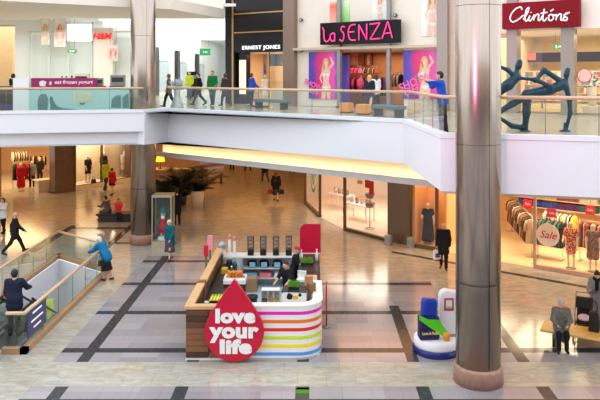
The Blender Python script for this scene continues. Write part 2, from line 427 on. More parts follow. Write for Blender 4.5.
    NECK[root.name] = Vector(loc) + rz @ Vector(neck * s)
    return root
# ================================================================ THE SETTING
# ground floor: polished stone in zones with dark bands, with the escalator opening left out
def floor_material():
    m = bpy.data.materials.new('polished_stone_floor'); m.use_nodes = True; nt = m.node_tree; p = nt.nodes['Principled BSDF']
    tc = nt.nodes.new('ShaderNodeTexCoord'); sp = nt.nodes.new('ShaderNodeSeparateXYZ'); nt.links.new(tc.outputs['Object'], sp.inputs[0])
    X, Y = N(nt, sp.outputs[0]), N(nt, sp.outputs[1])
    def noise(scale, det=4, dist=0, vec=None):
        n = nt.nodes.new('ShaderNodeTexNoise'); n.inputs['Scale'].default_value = scale; n.inputs['Detail'].default_value = det; n.inputs['Distortion'].default_value = dist
        nt.links.new(vec or tc.outputs['Object'], n.inputs['Vector']); return n
    def cell(x, y):
        c = nt.nodes.new('ShaderNodeCombineXYZ'); nt.links.new(x.s, c.inputs[0]); nt.links.new(y.s, c.inputs[1])
        w = nt.nodes.new('ShaderNodeTexWhiteNoise'); w.noise_dimensions = '2D'; nt.links.new(c.outputs[0], w.inputs['Vector']); return w, c
    def ramp(f, stops):
        r = nt.nodes.new('ShaderNodeValToRGB'); nt.links.new(f, r.inputs[0]); e = r.color_ramp.elements
        while len(e) < len(stops): e.new(.5)
        for q, (pos, c) in zip(e, stops): q.position = pos; q.color = rgb(*c)
        return r.outputs[0]
    T = .70
    row = (Y / T).floor(); shx = X + row.mod(2) * (T * .5)
    w1, c1 = cell((shx / T).floor(), row)
    beige = ramp(w1.outputs['Value'], [(0, (180, 167, 146)), (.3, (175, 169, 157)), (.6, (157, 158, 151)), (.85, (178, 171, 155)), (1, (182, 155, 118))])
    mp = nt.nodes.new('ShaderNodeMapping'); mp.inputs['Scale'].default_value = (1, 2.6, 1); mp.inputs['Rotation'].default_value = (0, 0, .5); nt.links.new(tc.outputs['Object'], mp.inputs[0])
    n1 = noise(1.9, 6, 1.4, mp.outputs[0])
    beige = mix(nt, N(nt, n1.outputs[0]), beige, ramp(n1.outputs[0], [(.3, (142, 133, 118)), (.5, (178, 173, 160)), (.7, (197, 193, 184))]), 'MIX')
    w2, c2 = cell(((X + .23) / .95).floor(), (Y / .48).floor())
    lilac = ramp(w2.outputs['Value'], [(0, (149, 142, 146)), (.5, (160, 153, 157)), (1, (171, 165, 167))])
    n2 = noise(34, 2); lilac = mix(nt, N(nt, n2.outputs[0]), mix(nt, .88, (0.1, .08, .07, 1), lilac), lilac)
    bx = ((X + (5.89 + 1.415)).mod(2.83) - 1.415).abs().lt(.155)
    bx = bx * X.lt(1.0).max(Y.lt(21.7))
    by = ((Y - (18.2 - 1.435)).mod(2.87) - 1.435).abs().lt(.15)
    inzone = X.gt(-6.65) * ((Y.gt(17.46) * (Y.lt(24.25).max(X.lt(-1.2) * Y.lt(27.6)))).max(Y.lt(16.1))) * X.lt(9.2) * X.lt(4.2).max(Y.lt(18.4))
    stub = (X - 5.43).abs().lt(.155) * Y.gt(18.3) * Y.lt(20.3)
    # stops at the paving in front of the right hand shops
    front = (X - 7.3) * .60 + (Y - 26.4) * .80
    inzone = inzone * front.lt(-2.6)
    back = X.lt(-7.5) * X.gt(-11.75) * Y.gt(28.2) * Y.lt(33.1)
    band = (bx.max(by) * inzone).max(back * bx.max(by * X.gt(-8.9).max(Y.gt(31))))
    fb = (front + .95).abs().lt(.13) * X.gt(3.3)
    band = band.max(fb).max(stub)
    col = mix(nt, inzone, beige, lilac)
    # joints
    j = ((shx.mod(T) - T * .5).abs().gt(T * .5 - .006)).max((Y.mod(T) - T * .5).abs().gt(T * .5 - .006))
    col = mix(nt, j * .35, col, rgb(110, 100, 90))
    n3 = noise(9, 3)
    dark = ramp(n3.outputs[0], [(.3, (52, 53, 55)), (.7, (70, 71, 73))])
    col = mix(nt, band, col, dark)
    nt.links.new(col, p.inputs['Base Color'])
    n4 = noise(3, 3); rr = N(nt, n4.outputs[0]) * .09 + .09
    nt.links.new(rr.s, p.inputs['Roughness']); sp_l = band * -.38 + .55; nt.links.new(sp_l.s, p.inputs['Specular IOR Level'])
    return m
EX0, EX1, EY0 = -10.07, -7.7, 18.25           # escalator opening
HOLE = [(EX1, EY0), (EX1, 25.25), (EX0, 27.15), (EX0, EY0)]
FLOORM = floor_material()
fm = M()
bigx0, bigx1, bigy0, bigy1 = -40, 40, -12, 75
fm.add([(bigx0, bigy0, 0), (bigx1, bigy0, 0), (bigx1, EY0, 0), (bigx0, EY0, 0)], [(0, 1, 2, 3)])
fm.add([(bigx0, EY0, 0), (EX0, EY0, 0), (EX0, 27.15, 0), (bigx0, 27.15, 0)], [(0, 1, 2, 3)])
fm.add([(EX1, EY0, 0), (bigx1, EY0, 0), (bigx1, 27.15, 0), (EX0, 27.15, 0), (EX1, 25.25, 0)], [(0, 1, 2, 3, 4)])
fm.add([(bigx0, 27.15, 0), (bigx1, 27.15, 0), (bigx1, bigy1, 0), (bigx0, bigy1, 0)], [(0, 1, 2, 3)])
struct(fm.build('floor', FLOORM))
# escalator pit: side walls, lower floor
pm = M()
hp_ = HOLE
for i in range(4):
    a, b = hp_[i], hp_[(i + 1) % 4]
    pm.add([(a[0], a[1], -.02), (b[0], b[1], -.02), (b[0], b[1], -4.6), (a[0], a[1], -4.6)], [(0, 1, 2, 3)])
struct(pm.build('wall_escalator_pit', WHITE))
struct(B(EX0 - 3, EX1 + 3, EY0 - 3, 31, -4.7, -4.6).build('floor_lower', mat('lower_floor', (150, 132, 104), .4, var=.1)))
# ---------------------------------------------------------------- upper floor
EDGE = [(-20, 25.2), (-13.4, 26.75), (-9.6, 27.55), (-6.9, 28.05), (-6.15, 29.15), (3.0, 22.2), (3.22, 17.05), (11.5, 14.95)]
def offset(path, d):
    out = []
    for i, p in enumerate(path):
        p = Vector(p); ns = []
        if i > 0: t = (p - Vector(path[i - 1])).normalized(); ns.append(Vector((-t.y, t.x)))
        if i < len(path) - 1: t = (Vector(path[i + 1]) - p).normalized(); ns.append(Vector((-t.y, t.x)))
        n = sum(ns, Vector((0, 0))).normalized(); k = 1 / max(.35, n.dot(ns[0]))
        out.append(p + n * d * k)
    return out
def strip(path, prof, closed=True):
    """prof: list of (offset behind the edge, z) swept along the path"""
    m = M(); L = [[(q.x, q.y, z) for q in offset(path, d)] for d, z in prof]
    k = len(prof)
    for j in range(k if closed else k - 1):
        a, b = L[j], L[(j + 1) % k]
        for i in range(len(path) - 1): m.add([a[i], a[i + 1], b[i + 1], b[i]], [(0, 1, 2, 3)])
    if closed:
        for e in (0, -1): m.add([l[e] for l in L], [tuple(range(k))])
    return m
LEFT, MID = EDGE[:5], EDGE[4:]
FASC = mat('white_fascia', (232, 233, 240), .5, var=.012, scale=.8)
struct(strip(EDGE[:4], [(0, 5.0), (0, 5.76), (-.05, 5.78), (-.05, 5.9), (.25, 5.9), (.45, 5.0)]).build('trim_1', FASC))
struct(strip(EDGE[:4], [(.42, 4.42), (.36, 4.5), (.36, 5.02), (.8, 5.02), (.8, 4.42)]).build('trim_2', FASC))
struct(strip(EDGE[3:], [(0, 4.45), (0, 5.76), (-.03, 5.78), (-.03, 5.9), (.22, 5.9), (.42, 4.45)]).build('trim_3', FASC))
# lit cove behind the fascia: warm painted bulkhead over a ledge
COVE = mat('cove_paint', (244, 232, 212), .6, var=.01)
CPATH = [(-7.74, 30.36)] + EDGE[4:6] + [(4.75, 20.87)]
struct(strip(CPATH, [(1.4, 3.68), (1.4, 5.4), (1.5, 5.4), (1.5, 3.68)]).build('trim_4', COVE))
LEDGE = mat('ledge_paint', (214, 212, 214), .5, var=.01)
struct(strip(CPATH, [(1.0, 3.60), (1.0, 3.82), (1.06, 3.82), (1.06, 3.68), (1.45, 3.68), (1.45, 3.60)]).build('trim_5', LEDGE))
RPATH = EDGE[6:]
struct(strip(RPATH, [(1.4, 4.27), (1.4, 5.4), (1.5, 5.4), (1.5, 4.27)]).build('trim_18', COVE))
struct(strip(RPATH, [(1.0, 4.22), (1.0, 4.35), (1.05, 4.35), (1.05, 4.27), (1.45, 4.27), (1.45, 4.22)]).build('trim_19', LEDGE))
GLOW = mat('cove_glow', (255, 214, 150), emit=7, ecol=(255, 214, 154))
lp = thing('cove_light', 'warm strip light in the ledge under the long middle balcony', 'light', (0, 0, 0))
strip(CPATH, [(1.12, 3.70), (1.12, 3.72), (1.26, 3.72), (1.26, 3.70)]).build('diffuser', GLOW, lp)
lp = thing('cove_light', 'warm strip light in the ledge under the right balcony', 'light', (0, 0, 0))
strip(RPATH, [(1.12, 4.28), (1.12, 4.30), (1.26, 4.30), (1.26, 4.28)]).build('diffuser', GLOW, lp)
# slab
offs = offset(EDGE, .2)
sm = M()
pl = [(q.x, q.y) for q in offs] + [(40, 14.5), (40, 90), (-40, 90), (-40, 24)]
tri = bmesh.new(); vs_ = [tri.verts.new((x, y, 0)) for x, y in pl]; tri.faces.new(vs_); bmesh.ops.triangulate(tri, faces=tri.faces)
tri.verts.index_update(); tl = [[v.index for v in f.verts] for f in tri.faces]; tri.free()
UPF = mat('upper_floor_stone', (196, 184, 164), .16, var=.08, scale=1.2)
sm.add([(x, y, UF) for x, y in pl], tl); sm.build('floor_upper', UPF)['kind'] = 'structure'
sm = M(); pl2 = [(q.x, q.y) for q in offset(EDGE, 1.4)] + pl[len(EDGE):]
sm.add([(x, y, 4.41) for x, y in pl2], tl); struct(sm.build('ceiling_ground', mat('warm_ceiling', (226, 214, 196), .6, var=.01)))
# gallery the picture is taken from, and the hall behind it
struct(B(-40, 40, -12, -.6, 5.35, UF).build('floor_gallery', UPF))
struct(B(-40, 40, -12.3, -12, 0, 11.5).build('wall_back', mat('gallery_wall', (176, 150, 126), .6)))
# ---------------------------------------------------------------- round steel columns
def brushed():
    m = mat('brushed_steel', (182, 168, 156), .25, .88, var=.07, scale=3, stretch=(9, 9, .35))
    return m
STEEL = brushed(); SEAM = mat('steel_seam', (70, 62, 58), .5, .6)
BASE = mat('column_base_stone', (168, 128, 112), .3, var=.16, scale=9)
def column(x, y, label, ang):
    t = thing('column', label, 'column', (x, y, 0))
    M().cyl((0, 0, .42), (0, 0, 14), .535, n=64, cap=True).build('shaft', STEEL, t)
    s = M()
    for a in ang:
        c, d = math.cos(R(a)), math.sin(R(a)); s.cyl((c * .534, d * .534, .45), (c * .534, d * .534, 14), .006, n=6)
    for z in (2.4, 5.7, 9.0, 12.3): s.lathe([(.53, z), (.5375, z + .002), (.5375, z + .012), (.53, z + .014)], n=64)
    s.build('seam', SEAM, t)
    M().lathe([(.0, 0), (.585, 0), (.585, .36), (.565, .42), (.5, .44)], n=64).build('base_ring', BASE, t)
    return t
column(4.0, 16.42, 'thick brushed steel column rising in front of the right balcony', (-75, 60, 195))
column(-7.36, 29.75, 'brushed steel column behind the left balcony, beside the figurine showcase', (-60, 75, 200))
# ---------------------------------------------------------------- facades
U = Front((3.95, 31.0), -35.0)
GFr = Front((4.1, 29.2), -36.9)
MARBLE = mat('pale_marble', (236, 224, 210), .35, var=.03, scale=1.6)
PIER = mat('brown_stone', (112, 86, 60), .3, var=.16, scale=4)
GREYP = mat('grey_pilaster', (158, 146, 140), .35, .3, var=.04)
def onfront(F, name, m, px0, px1, z0, z1, v0, v1, mats, parent=None, kind=True):
    """a box standing on a front between two picture columns"""
    u0, u1 = F.u(px0), F.u(px1); c = (u0 + u1) / 2
    o = M().box(-(u1 - u0) / 2, (u1 - u0) / 2, v0, v1, z0, z1).build(name, mats)
    F.place(o, c, 0, 0)
    if kind: struct(o)
    return o
# upper centre wall: marble above and beside the lingerie shop
uL, uM0, uM1, uR = U.u(297), U.u(337), U.u(404), U.u(440)
def ubox(u0, u1, z0, z1, v0=0, v1=.3, name='wall_upper_centre', mt=None):
    o = M().box(0, u1 - u0, v0, v1, z0, z1).build(name, mt or MARBLE); U.place(o, u0, 0, 0); return struct(o)
def zU(px, py): return U.uz(px, py)[1]
ztop = 14.0; zhead = zU(370, 49)
ubox(uL, uR, zhead + .12, ztop); ubox(uL, uM0, UF, zhead + .12); ubox(uM1, uR, UF, zhead + .12)
struct(onfront(U, 'trim_6', None, 297, 440, zhead, zhead + .12, -.35, .02, mat('header_ledge', (205, 186, 166), .4)))
# grey pilasters right of the lingerie shop
onfront(U, 'trim_7', None, 440, 450.5, UF, ztop, -.35, .3, GREYP)
onfront(U, 'trim_8', None, 450.5, 458, UF, ztop, -.12, .3, mat('beige_pilaster', (206, 186, 164), .4))
onfront(U, 'trim_9', None, 458, 508, zU(505, 33), ztop, 0, .3, MARBLE)
onfront(U, 'trim_10', None, 508, 518.5, UF, ztop, -.2, .3, GREYP)
onfront(U, 'trim_11', None, 562, 575, UF, ztop, -.2, .3, GREYP)
onfront(U, 'wall_upper_right', None, 500, 640, zU(540, 30), ztop, .02, .3, mat('cream_wall', (236, 226, 214), .5, var=.02))
# shells of the upper shops
def shell(F, px0, px1, depth, z0, z1, colr, sides=True, ceil=True, fl=None, tag_='shop'):
    u0, u1 = F.u(px0), F.u(px1); w = u1 - u0
    mt = mat('interior_' + tag_, colr, .6, var=.02)
    o = M().box(0, w, depth, depth + .1, z0, z1).build('wall_' + tag_ + '_back', mt); F.place(o, u0, 0, 0); struct(o)
    if sides:
        for nm, a in (('left', -.1), ('right', w)):
            o = M().box(a, a + .1, .3, depth, z0, z1).build('wall_%s_%s' % (tag_, nm), mt); F.place(o, u0, 0, 0); struct(o)
    if ceil:
        o = M().box(0, w, .3, depth, z1, z1 + .08).build('ceiling_' + tag_, mat('shop_ceiling', (240, 234, 226), .6, var=.01)); F.place(o, u0, 0, 0); struct(o)
    if fl:
        o = M().box(0, w, -.02, depth, z0, z0 + .012).build('floor_' + tag_, fl); F.place(o, u0, 0, 0); struct(o)
    return u0, u1
def shoplight(F, px, v, z, sx, sy, pw, c):
    u = F.u(px); area('shop_light', F.w(u, v, z), (0, 0, F.a), sx, sy, pw * .6, c)
shell(U, 300, 404, 4.3, UF, zhead - .02, (196, 130, 84), fl=mat('shop_floor_dark', (120, 96, 80), .25), tag_='lingerie_shop')
shoplight(U, 358, 2.2, zhead - .15, 3.2, 3.2, 130, SOFTW)
shell(U, 490, 650, 6.0, UF, zU(540, 30), (240, 220, 182), fl=mat('shop_floor_wood', (206, 176, 132), .3), tag_='card_shop')
shoplight(U, 540, 2.4, zU(540, 30) - .2, 5, 4, 210, (1, .86, .66))
shoplight(U, 590, 2.4, zU(540, 30) - .2, 3, 4, 120, (1, .86, .66))
# ---------------------------------------------------------------- jeweller's dark front
zj = zU(267, 52)
BLK = mat('black_stone', (24, 20, 21), .25, var=.1, spec=.25); GOLD = mat('brass_line', (190, 150, 96), .3, .8)
u0, u1 = U.u(228.5), U.u(286.5)
ubox(u0, u1, zj, ztop, -.25, .3, 'wall_upper_jeweller', BLK)
ubox(U.u(228.5), U.u(237.5), UF, zj, -.25, .3, 'wall_upper_jeweller_pier', BLK)
for k, (py, ) in enumerate(((13,), (32,))):
    z = zU(262, py); ubox(U.u(237.5), u1 - .02, z - .03, z + .03, -.275, -.25, 'trim_%d' % (12 + k), GOLD)
ubox(U.u(235.2), U.u(236.8), UF, ztop, -.28, -.25, 'trim_14', GOLD)
onfront(U, 'trim_15', None, 286.5, 297.5, UF, ztop, -.3, .3, mat('brown_pilaster', (138, 112, 98), .35, var=.06))
shell(U, 227, 286.5, 3.2, UF, zj, (226, 196, 160), fl=mat('shop_floor_stone', (200, 188, 170), .25), tag_='jeweller')
shoplight(U, 262, 1.8, zj - .1, 2.2, 3, 110, SOFTW)
# ---------------------------------------------------------------- upper left: bright fashion store and long corridor
SOF = mat('soffit_beige', (236, 226, 214), .55, var=.02)
zs = 10.3
sof = M(); sp_ = [(-40, 22), (-14.0, 26.5), (-6.4, 31.0), (-4.65, 36.2), (-40, 36.2)]
# straight back edge above the store windows, run of the soffit over the yoghurt bar and the corridor mouth
sof.prism(sp_, XY, zs, zs + .5); struct(sof.build('ceiling_upper_left', SOF))
struct(B(-40, -4.7, 36.2, 36.3, zs + .02, zs + 2.4).build('trim_16', SOF))
struct(B(-40, 6, 36.3, 95, 10.95, 11.1).build('ceiling_corridor', mat('corridor_ceiling', (238, 240, 240), .6, var=.01)))
sk = thing('ceiling_light', 'large glowing rooflight over the upper corridor', 'light', (-9.9, 58, 10.94))
B(-4.2, 4.2, -13, 13, -.05, 0).build('diffuser', mat('rooflight_glow', (246, 250, 255), emit=1.5), sk)
fr = M()
for x in (-4.25, 4.2): fr.box(x, x + .08, -13, 13, -.12, 0)
for y in (-13, -4.4, 4.3, 12.9): fr.box(-4.2, 4.2, y, y + .1, -.12, 0)
fr.build('frame', mat('white_metal', (230, 232, 234), .4), sk)
STW = mat('store_white', (238, 242, 240), .5, var=.01)
struct(B(-40, -11.6, 46, 46.2, UF, 10.95).build('wall_upper_left', STW))
struct(B(-11.8, -11.6, 46.2, 92, UF, 10.95).build('wall_corridor_left', STW))
struct(B(-40, 6, 92, 92.2, UF, 10.95).build('wall_corridor_end', STW))
struct(B(-4.75, -4.55, 37.2, 92, UF, 11.4).build('wall_corridor_right', STW))
for x, y, sx, sy, pw in ((-17, 40.5, 9, 6, 460), (-9, 41, 4, 6, 110), (-8.2, 55, 5, 12, 150), (-8.2, 76, 5, 16, 190)):
    area('ceiling_downlights', (x, y, 10.2 if y < 45 else 10.85), (0, 0, 0), sx, sy, pw, (.97, 1, .98))
# far left: timber wall and dark framed window
struct(B(-20.2, -18.0, 41.0, 41.3, UF, zs).build('wall_timber', mat('pale_timber', (206, 168, 120), .4, var=.06, scale=2, stretch=(1, 1, 6))))
struct(B(-20.45, -20.2, 40.6, 41.3, UF, zs).build('trim_17', mat('dark_frame', (92, 82, 74), .4)))
# ---------------------------------------------------------------- ground floor facades
PSTONE = mat('warm_stone', (150, 116, 74), .35, var=.12, scale=3)
Lw = [(-22.5, 35.2), (-18.0, 39.5), (-16.0, 41.6), (-14.85, 42.7), (-12.35, 46.6), (-11.9, 48.2), (-7.6, 56.5), (-6.5, 62)]
def wallseg(a, b, z0, z1, th, mt, name):
    a, b = Vector(a), Vector(b); d = (b - a); L = d.length
    o = M().box(0, L, 0, th, z0, z1).build(name, mt); o.location = (a.x, a.y, 0); o.rotation_euler = (0, 0, math.atan2(d.y, d.x)); return struct(o)
wallseg((-18.55, 39.0), (-18.0, 39.5), 0, 4.4, .6, PSTONE, 'wall_left_pier')
wallseg((-30, 29), (-18.55, 39.0), 0, 4.4, .4, PSTONE, 'wall_left_front')
wallseg((-15.75, 41.75), (-14.85, 42.7), 0, 4.4, .7, PIER, 'wall_left_pier')
wallseg((-12.35, 46.6), (-11.9, 48.2), 0, 4.4, .5, PIER, 'wall_left_pier')
wallseg((-11.9, 48.2), (-7.6, 56.5), 0, 4.4, .3, mat('tan_wall', (206, 160, 104), .45), 'wall_left_corridor')
wallseg((-7.6, 56.5), (-7.4, 64), 0, 4.4, .3, mat('tan_wall', (0, 0, 0)), 'wall_left_corridor')
struct(B(-12, 4, 64, 64.3, 0, 4.4).build('wall_corridor_far', mat('far_glow_wall', (230, 190, 140), .5)))
# left clothes shop interior
struct(M().box(-34, -12, 52, 52.2, 0, 4.4).build('wall_left_shop_back', mat('interior_clothes_shop', (228, 176, 116), .6)))
wallseg((-15.3, 43.2), (-18.2, 52), 0, 4.4, .15, mat('interior_clothes_shop', (0, 0, 0)), 'wall_left_shop_side')
area('shop_light', (-20, 44.5, 3.5), (0, 0, R(43)), 5, 6, 420, (1, .66, .32))
# display window box (83-130)
wallseg((-13.9, 45.6), (-12.6, 48.2), 0, 4.4, .1, mat('display_cream', (240, 222, 190), .6), 'wall_left_window_back')
wallseg((-16.2, 43.9), (-13.4, 48.4), 0, 4.4, .1, mat('display_cream', (0, 0, 0)), 'wall_left_window_back')
wallseg((-14.85, 42.7), (-12.35, 46.6), 0, .28, .3, BLK, 'baseboard_left')
area('shop_light', (-14.2, 45.1, 3.4), (0, 0, R(57)), 4, .8, 110, SOFTW)
# right hand glazed shop
A_, B_, C_, D_ = Vector((-.38, 38.8)), Vector((.42, 35.0)), Vector((1.55, 32.1)), Vector((3.3, 30.0))
GPT = (A_, B_, C_, D_)
FRM = mat('bronze_frame', (104, 82, 62), .35, .5)
struct(M().prism([(3.32, 30.0), (4.1, 29.25), (4.45, 29.55), (3.7, 30.4)], XY, 0, 4.4).build('wall_right_pier', mat('dark_bronze_stone', (104, 88, 70), .3, .2, var=.08)))
PINKW = mat('interior_glazed_shop', (240, 220, 204), .6, var=.02)
struct(M().box(.2, 9, 41, 41.2, 0, 4.4).build('wall_glazed_shop_back', PINKW))
wallseg((-.3, 39.2), (.5, 41.2), 0, 4.4, .1, PINKW, 'wall_glazed_shop_left')
wallseg((4.3, 29.8), (9, 37), 0, 4.4, .12, PINKW, 'wall_glazed_shop_right')
fl_ = M().prism([(A_.x, A_.y), (B_.x, B_.y), (C_.x, C_.y), (D_.x, D_.y), (4.3, 29.8), (9, 37), (9, 41), (.2, 41)], XY, .002, .014)
struct(fl_.build('floor_glazed_shop', mat('shop_floor_pale', (236, 216, 196), .3, var=.03)))
area('shop_light', (3.6, 35.2, 3.5), (0, 0, R(-50)), 4, 5, 230, (1, .86, .72))
# right hand clothes shop
gu0, gu1 = GFr.u(409), GFr.u(640)
GW = mat('interior_dress_shop', (226, 170, 112), .6, var=.03)
o = M().box(0, gu1 - gu0, 7.0, 7.1, 0, 4.4).build('wall_dress_shop_back', GW); GFr.place(o, gu0, 0, 0); struct(o)
o = M().box(-.02, .1, .35, 7, 0, 4.4).build('wall_dress_shop_left', GW); GFr.place(o, gu0, 0, 0); struct(o)
u = GFr.u(437); o = M().box(0, .1, .7, 2.6, 0, 4.4).build('wall_dress_shop_screen', mat('screen_peach', (238, 180, 124), .6, var=.02)); GFr.place(o, u, 0, 0); struct(o)
u = GFr.u(409) + .1; o = M().box(0, GFr.u(437) - u, 1.5, 1.6, 0, 4.4).build('wall_dress_shop_window_back', mat('screen_peach', (0, 0, 0))); GFr.place(o, u, 0, 0); struct(o)
o = M().box(0, gu1 - gu0, 0, 7, .002, .014).build('floor_dress_shop', mat('shop_floor_cream', (238, 208, 164), .3, var=.04)); GFr.place(o, gu0, 0, 0); struct(o)
for px, pw in ((424, 90), (470, 220), (518, 330), (570, 420), (610, 260)):
    area('shop_light', GFr.w(GFr.u(px), 2.2 if px > 430 else .8, 3.5), (0, 0, GFr.a), 1.6, 3 if px > 430 else 1, pw * .33, (1, .78, .5))
# ================================================================ UPPER FLOOR THINGS
RAILW = mat('rail_wood', (214, 180, 146), .4, var=.05); METAL = mat('metal_satin', (150, 150, 150), .35, .8); DKMET = mat('metal_dark', (66, 62, 60), .4, .6)
SEAMG = mat('glass_seam', (96, 112, 108), .3)
def balustrade(path, label, z0, zr, group=None, step=1.3, wide=.045, gmat=None, clamp=True):
    t = thing('glass_balustrade', label, 'balustrade', (path[0][0], path[0][1], z0), 0, group)
    o0 = Vector((path[0][0], path[0][1], z0))
    for a, b in zip(path, path[1:]):
        a, b = Vector((a[0], a[1], z0)) - o0, Vector((b[0], b[1], z0)) - o0; d = b - a; n = max(1, round(d.length / step)); e = d / n
        nn = Vector((-d.y, d.x, 0)).normalized() * .006; ed = e.normalized() * .008; up = Vector((0, 0, zr - z0 - .03))
        for i in range(n):
            p, q = a + e * i + ed, a + e * (i + 1) - ed; m = M()
            vs = [p - nn, q - nn, q + nn, p + nn]; m.add(vs + [v + up for v in vs], [(0, 1, 5, 4), (1, 2, 6, 5), (2, 3, 7, 6), (3, 0, 4, 7), (4, 5, 6, 7), (3, 2, 1, 0)])
            m.build('glass_panel', gmat or GL, t)
            if clamp and i:
                M().cyl(p - ed, p - ed + up, .009, n=5).build('joint', SEAMG, t)
    m = M()
    for a, b in zip(path, path[1:]):
        a, b = Vector((a[0], a[1], zr)) - o0, Vector((b[0], b[1], zr)) - o0; m.tube([a, b], wide, 8)
    m.build('handrail', RAILW, t)
    return t
off1 = lambda i, j: [(q.x, q.y) for q in offset(EDGE, .09)[i:j]]
_cut = off1(5, 7); _cut = [tuple(Vector(_cut[0]).lerp(Vector(_cut[1]), .02)), _cut[1]]
balustrade(off1(1, 4), 'glass balustrade with timber handrail in front of the yoghurt bar', 5.88, 6.78)
balustrade(off1(4, 6), 'long glass balustrade with timber handrail facing the lingerie shop', 5.88, 6.78)
balustrade(_cut + off1(7, 8), 'glass balustrade with timber handrail beside the leaning man and the green acrobats', 5.88, 6.80)

# ---------------- lettering made of strokes
def strokes(lines, r, mt, parent, name='lettering', flat=1.0, k=6):
    m = M()
    for ln in lines:
        pts = catmull([(x, 0, z) for x, z in ln], k) if len(ln) > 2 else [Vector((x, 0, z)) for x, z in ln]
        m.tube(pts, r, 6)
    return m.build(name, mt, parent)
PINK = mat('neon_pink', (255, 60, 140), emit=.55, ecol=(255, 50, 140))
SGLOSS = mat('sign_black', (9, 8, 10), .3, spec=.2)
V0 = -.5
su0, su1 = U.u(320, V0), U.u(399.5, V0); zb = U.uz(320, 44.8, V0)[1]; zt = U.uz(320, 23.2, V0)[1]; sw, sh_ = su1 - su0, zt - zb
ls = thing('shop_sign', 'black fascia sign with pink lettering above the lingerie shop', 'sign', U.w((su0 + su1) / 2, V0, zb), U.a)
M().box(-sw / 2, sw / 2, 0, .19, 0, sh_).build('sign_box', SGLOSS, ls, bevel=.01)
q = lambda x, y: ((x - 120) / 473 * sw - sw / 2, (262 - y) / 122 * sh_)
Q = lambda *ps: [q(x, y) for x, y in ps]
lines = [Q((140, 165), (148, 185), (150, 225), (160, 245), (178, 240), (186, 226)),
         Q((212, 200), (196, 203), (188, 222), (197, 242), (212, 240), (217, 222), (214, 202)), Q((216, 200), (217, 246)),
         Q((280, 168), (262, 166), (257, 186), (272, 204), (272, 232), (262, 246), (248, 236)),
         Q((343, 158), (318, 160), (303, 180), (302, 215), (315, 240), (345, 242)), Q((303, 198), (336, 196)),
         Q((364, 244), (364, 160)), Q((364, 160), (410, 242)), Q((410, 242), (410, 156)),
         Q((428, 160), (486, 155)), Q((486, 155), (430, 240)), Q((430, 240), (488, 238)),
         Q((498, 240), (520, 180), (530, 152), (540, 178), (556, 238)), Q((510, 212), (549, 210))]
lo = strokes(lines, .033, PINK, ls); lo.location = (0, -.05, 0)
# ---------------- card shop sign
V1 = -.5
su0, su1 = U.u(502, V1), U.u(579.5, V1); zb = U.uz(540, 27.8, V1)[1]; zt = U.uz(540, 1.2, V1)[1]; sw, sh_ = su1 - su0, zt - zb
cs = thing('shop_sign', 'dark red sign with white script lettering over the card shop', 'sign', U.w((su0 + su1) / 2, V1, zb), U.a)
M().box(-sw / 2, sw / 2, 0, .3, 0, sh_).build('sign_box', mat('sign_red', (128, 6, 26), .6, var=.03, spec=.2), cs, bevel=.01)
q = lambda x, y: ((x - 210) / 308 * sw - sw / 2, (117 - (y + (x - 364) * .035)) / 106 * sh_)
Q = lambda *ps: [q(x, y) for x, y in ps]
lines = [Q((294, 44), (290, 34), (272, 38), (252, 58), (245, 80), (256, 93), (278, 84), (300, 66)),
         Q((300, 84), (318, 54), (322, 36), (312, 46), (306, 78), (312, 90), (326, 72)),
         Q((326, 68), (322, 86), (330, 88), (342, 70)), Q((330, 54), (332, 56)),
         Q((344, 64), (342, 88)), Q((343, 78), (354, 64), (362, 66), (360, 86), (368, 86), (376, 70)),
         Q((384, 42), (378, 80), (384, 90), (394, 78)), Q((370, 60), (396, 56)),
         Q((412, 64), (402, 70), (402, 86), (412, 88), (420, 78), (416, 66), (410, 66)), Q((408, 52), (420, 44)),
         Q((418, 68), (430, 66)), Q((432, 64), (430, 88)), Q((431, 78), (442, 64), (450, 66), (448, 84), (454, 87), (464, 70)),
         Q((472, 64), (462, 66), (462, 74), (472, 78), (470, 88), (458, 88)), Q((466, 62), (482, 58))]
lo = strokes(lines, .027, mat('letters_white', (250, 248, 246), .4, emit=.25), cs, k=8); lo.location = (0, -.03, 0)
# ---------------- jeweller's lettering
u_, z_ = U.uz(261, 47.5, -.27)
jw = thing('shop_sign', 'white capital lettering on the black jeweller front', 'sign', U.w(u_, -.30, z_), U.a)
tj = text('ERNEST JONES', .27, mat('letters_lit', (240, 246, 250), .4, emit=.9), jw, space=1.12, depth=.04, offset=.0)
bw = U.u(279, -.3) - U.u(241.5, -.3); tj.scale = (bw / max(.1, tj.dimensions.x), 1, 1)

# ---------------- posters
def rampmat(name, stops, rough=.3, emit=0, noise_=.35, axis=0, scale=1.2):
    if name in _M: return _M[name]
    m = bpy.data.materials.new(name); m.use_nodes = True; nt = m.node_tree; p = nt.nodes['Principled BSDF']
    tc = nt.nodes.new('ShaderNodeTexCoord'); sp = nt.nodes.new('ShaderNodeSeparateXYZ'); nt.links.new(tc.outputs['Generated'], sp.inputs[0])
    nz = nt.nodes.new('ShaderNodeTexNoise'); nz.inputs['Scale'].default_value = scale; nt.links.new(tc.outputs['Object'], nz.inputs['Vector'])
    f = N(nt, sp.outputs[axis]) + (N(nt, nz.outputs[0]) - .5) * noise_
    r = nt.nodes.new('ShaderNodeValToRGB'); nt.links.new(f.s, r.inputs[0]); e = r.color_ramp.elements
    while len(e) < len(stops): e.new(.5)
    for a, (pos, c) in zip(e, stops): a.position = pos; a.color = rgb(*c)
    nt.links.new(r.outputs[0], p.inputs['Base Color']); p.inputs['Roughness'].default_value = rough
    if emit: nt.links.new(r.outputs[0], p.inputs['Emission Color']); p.inputs['Emission Strength'].default_value = emit
    _M[name] = m; return m
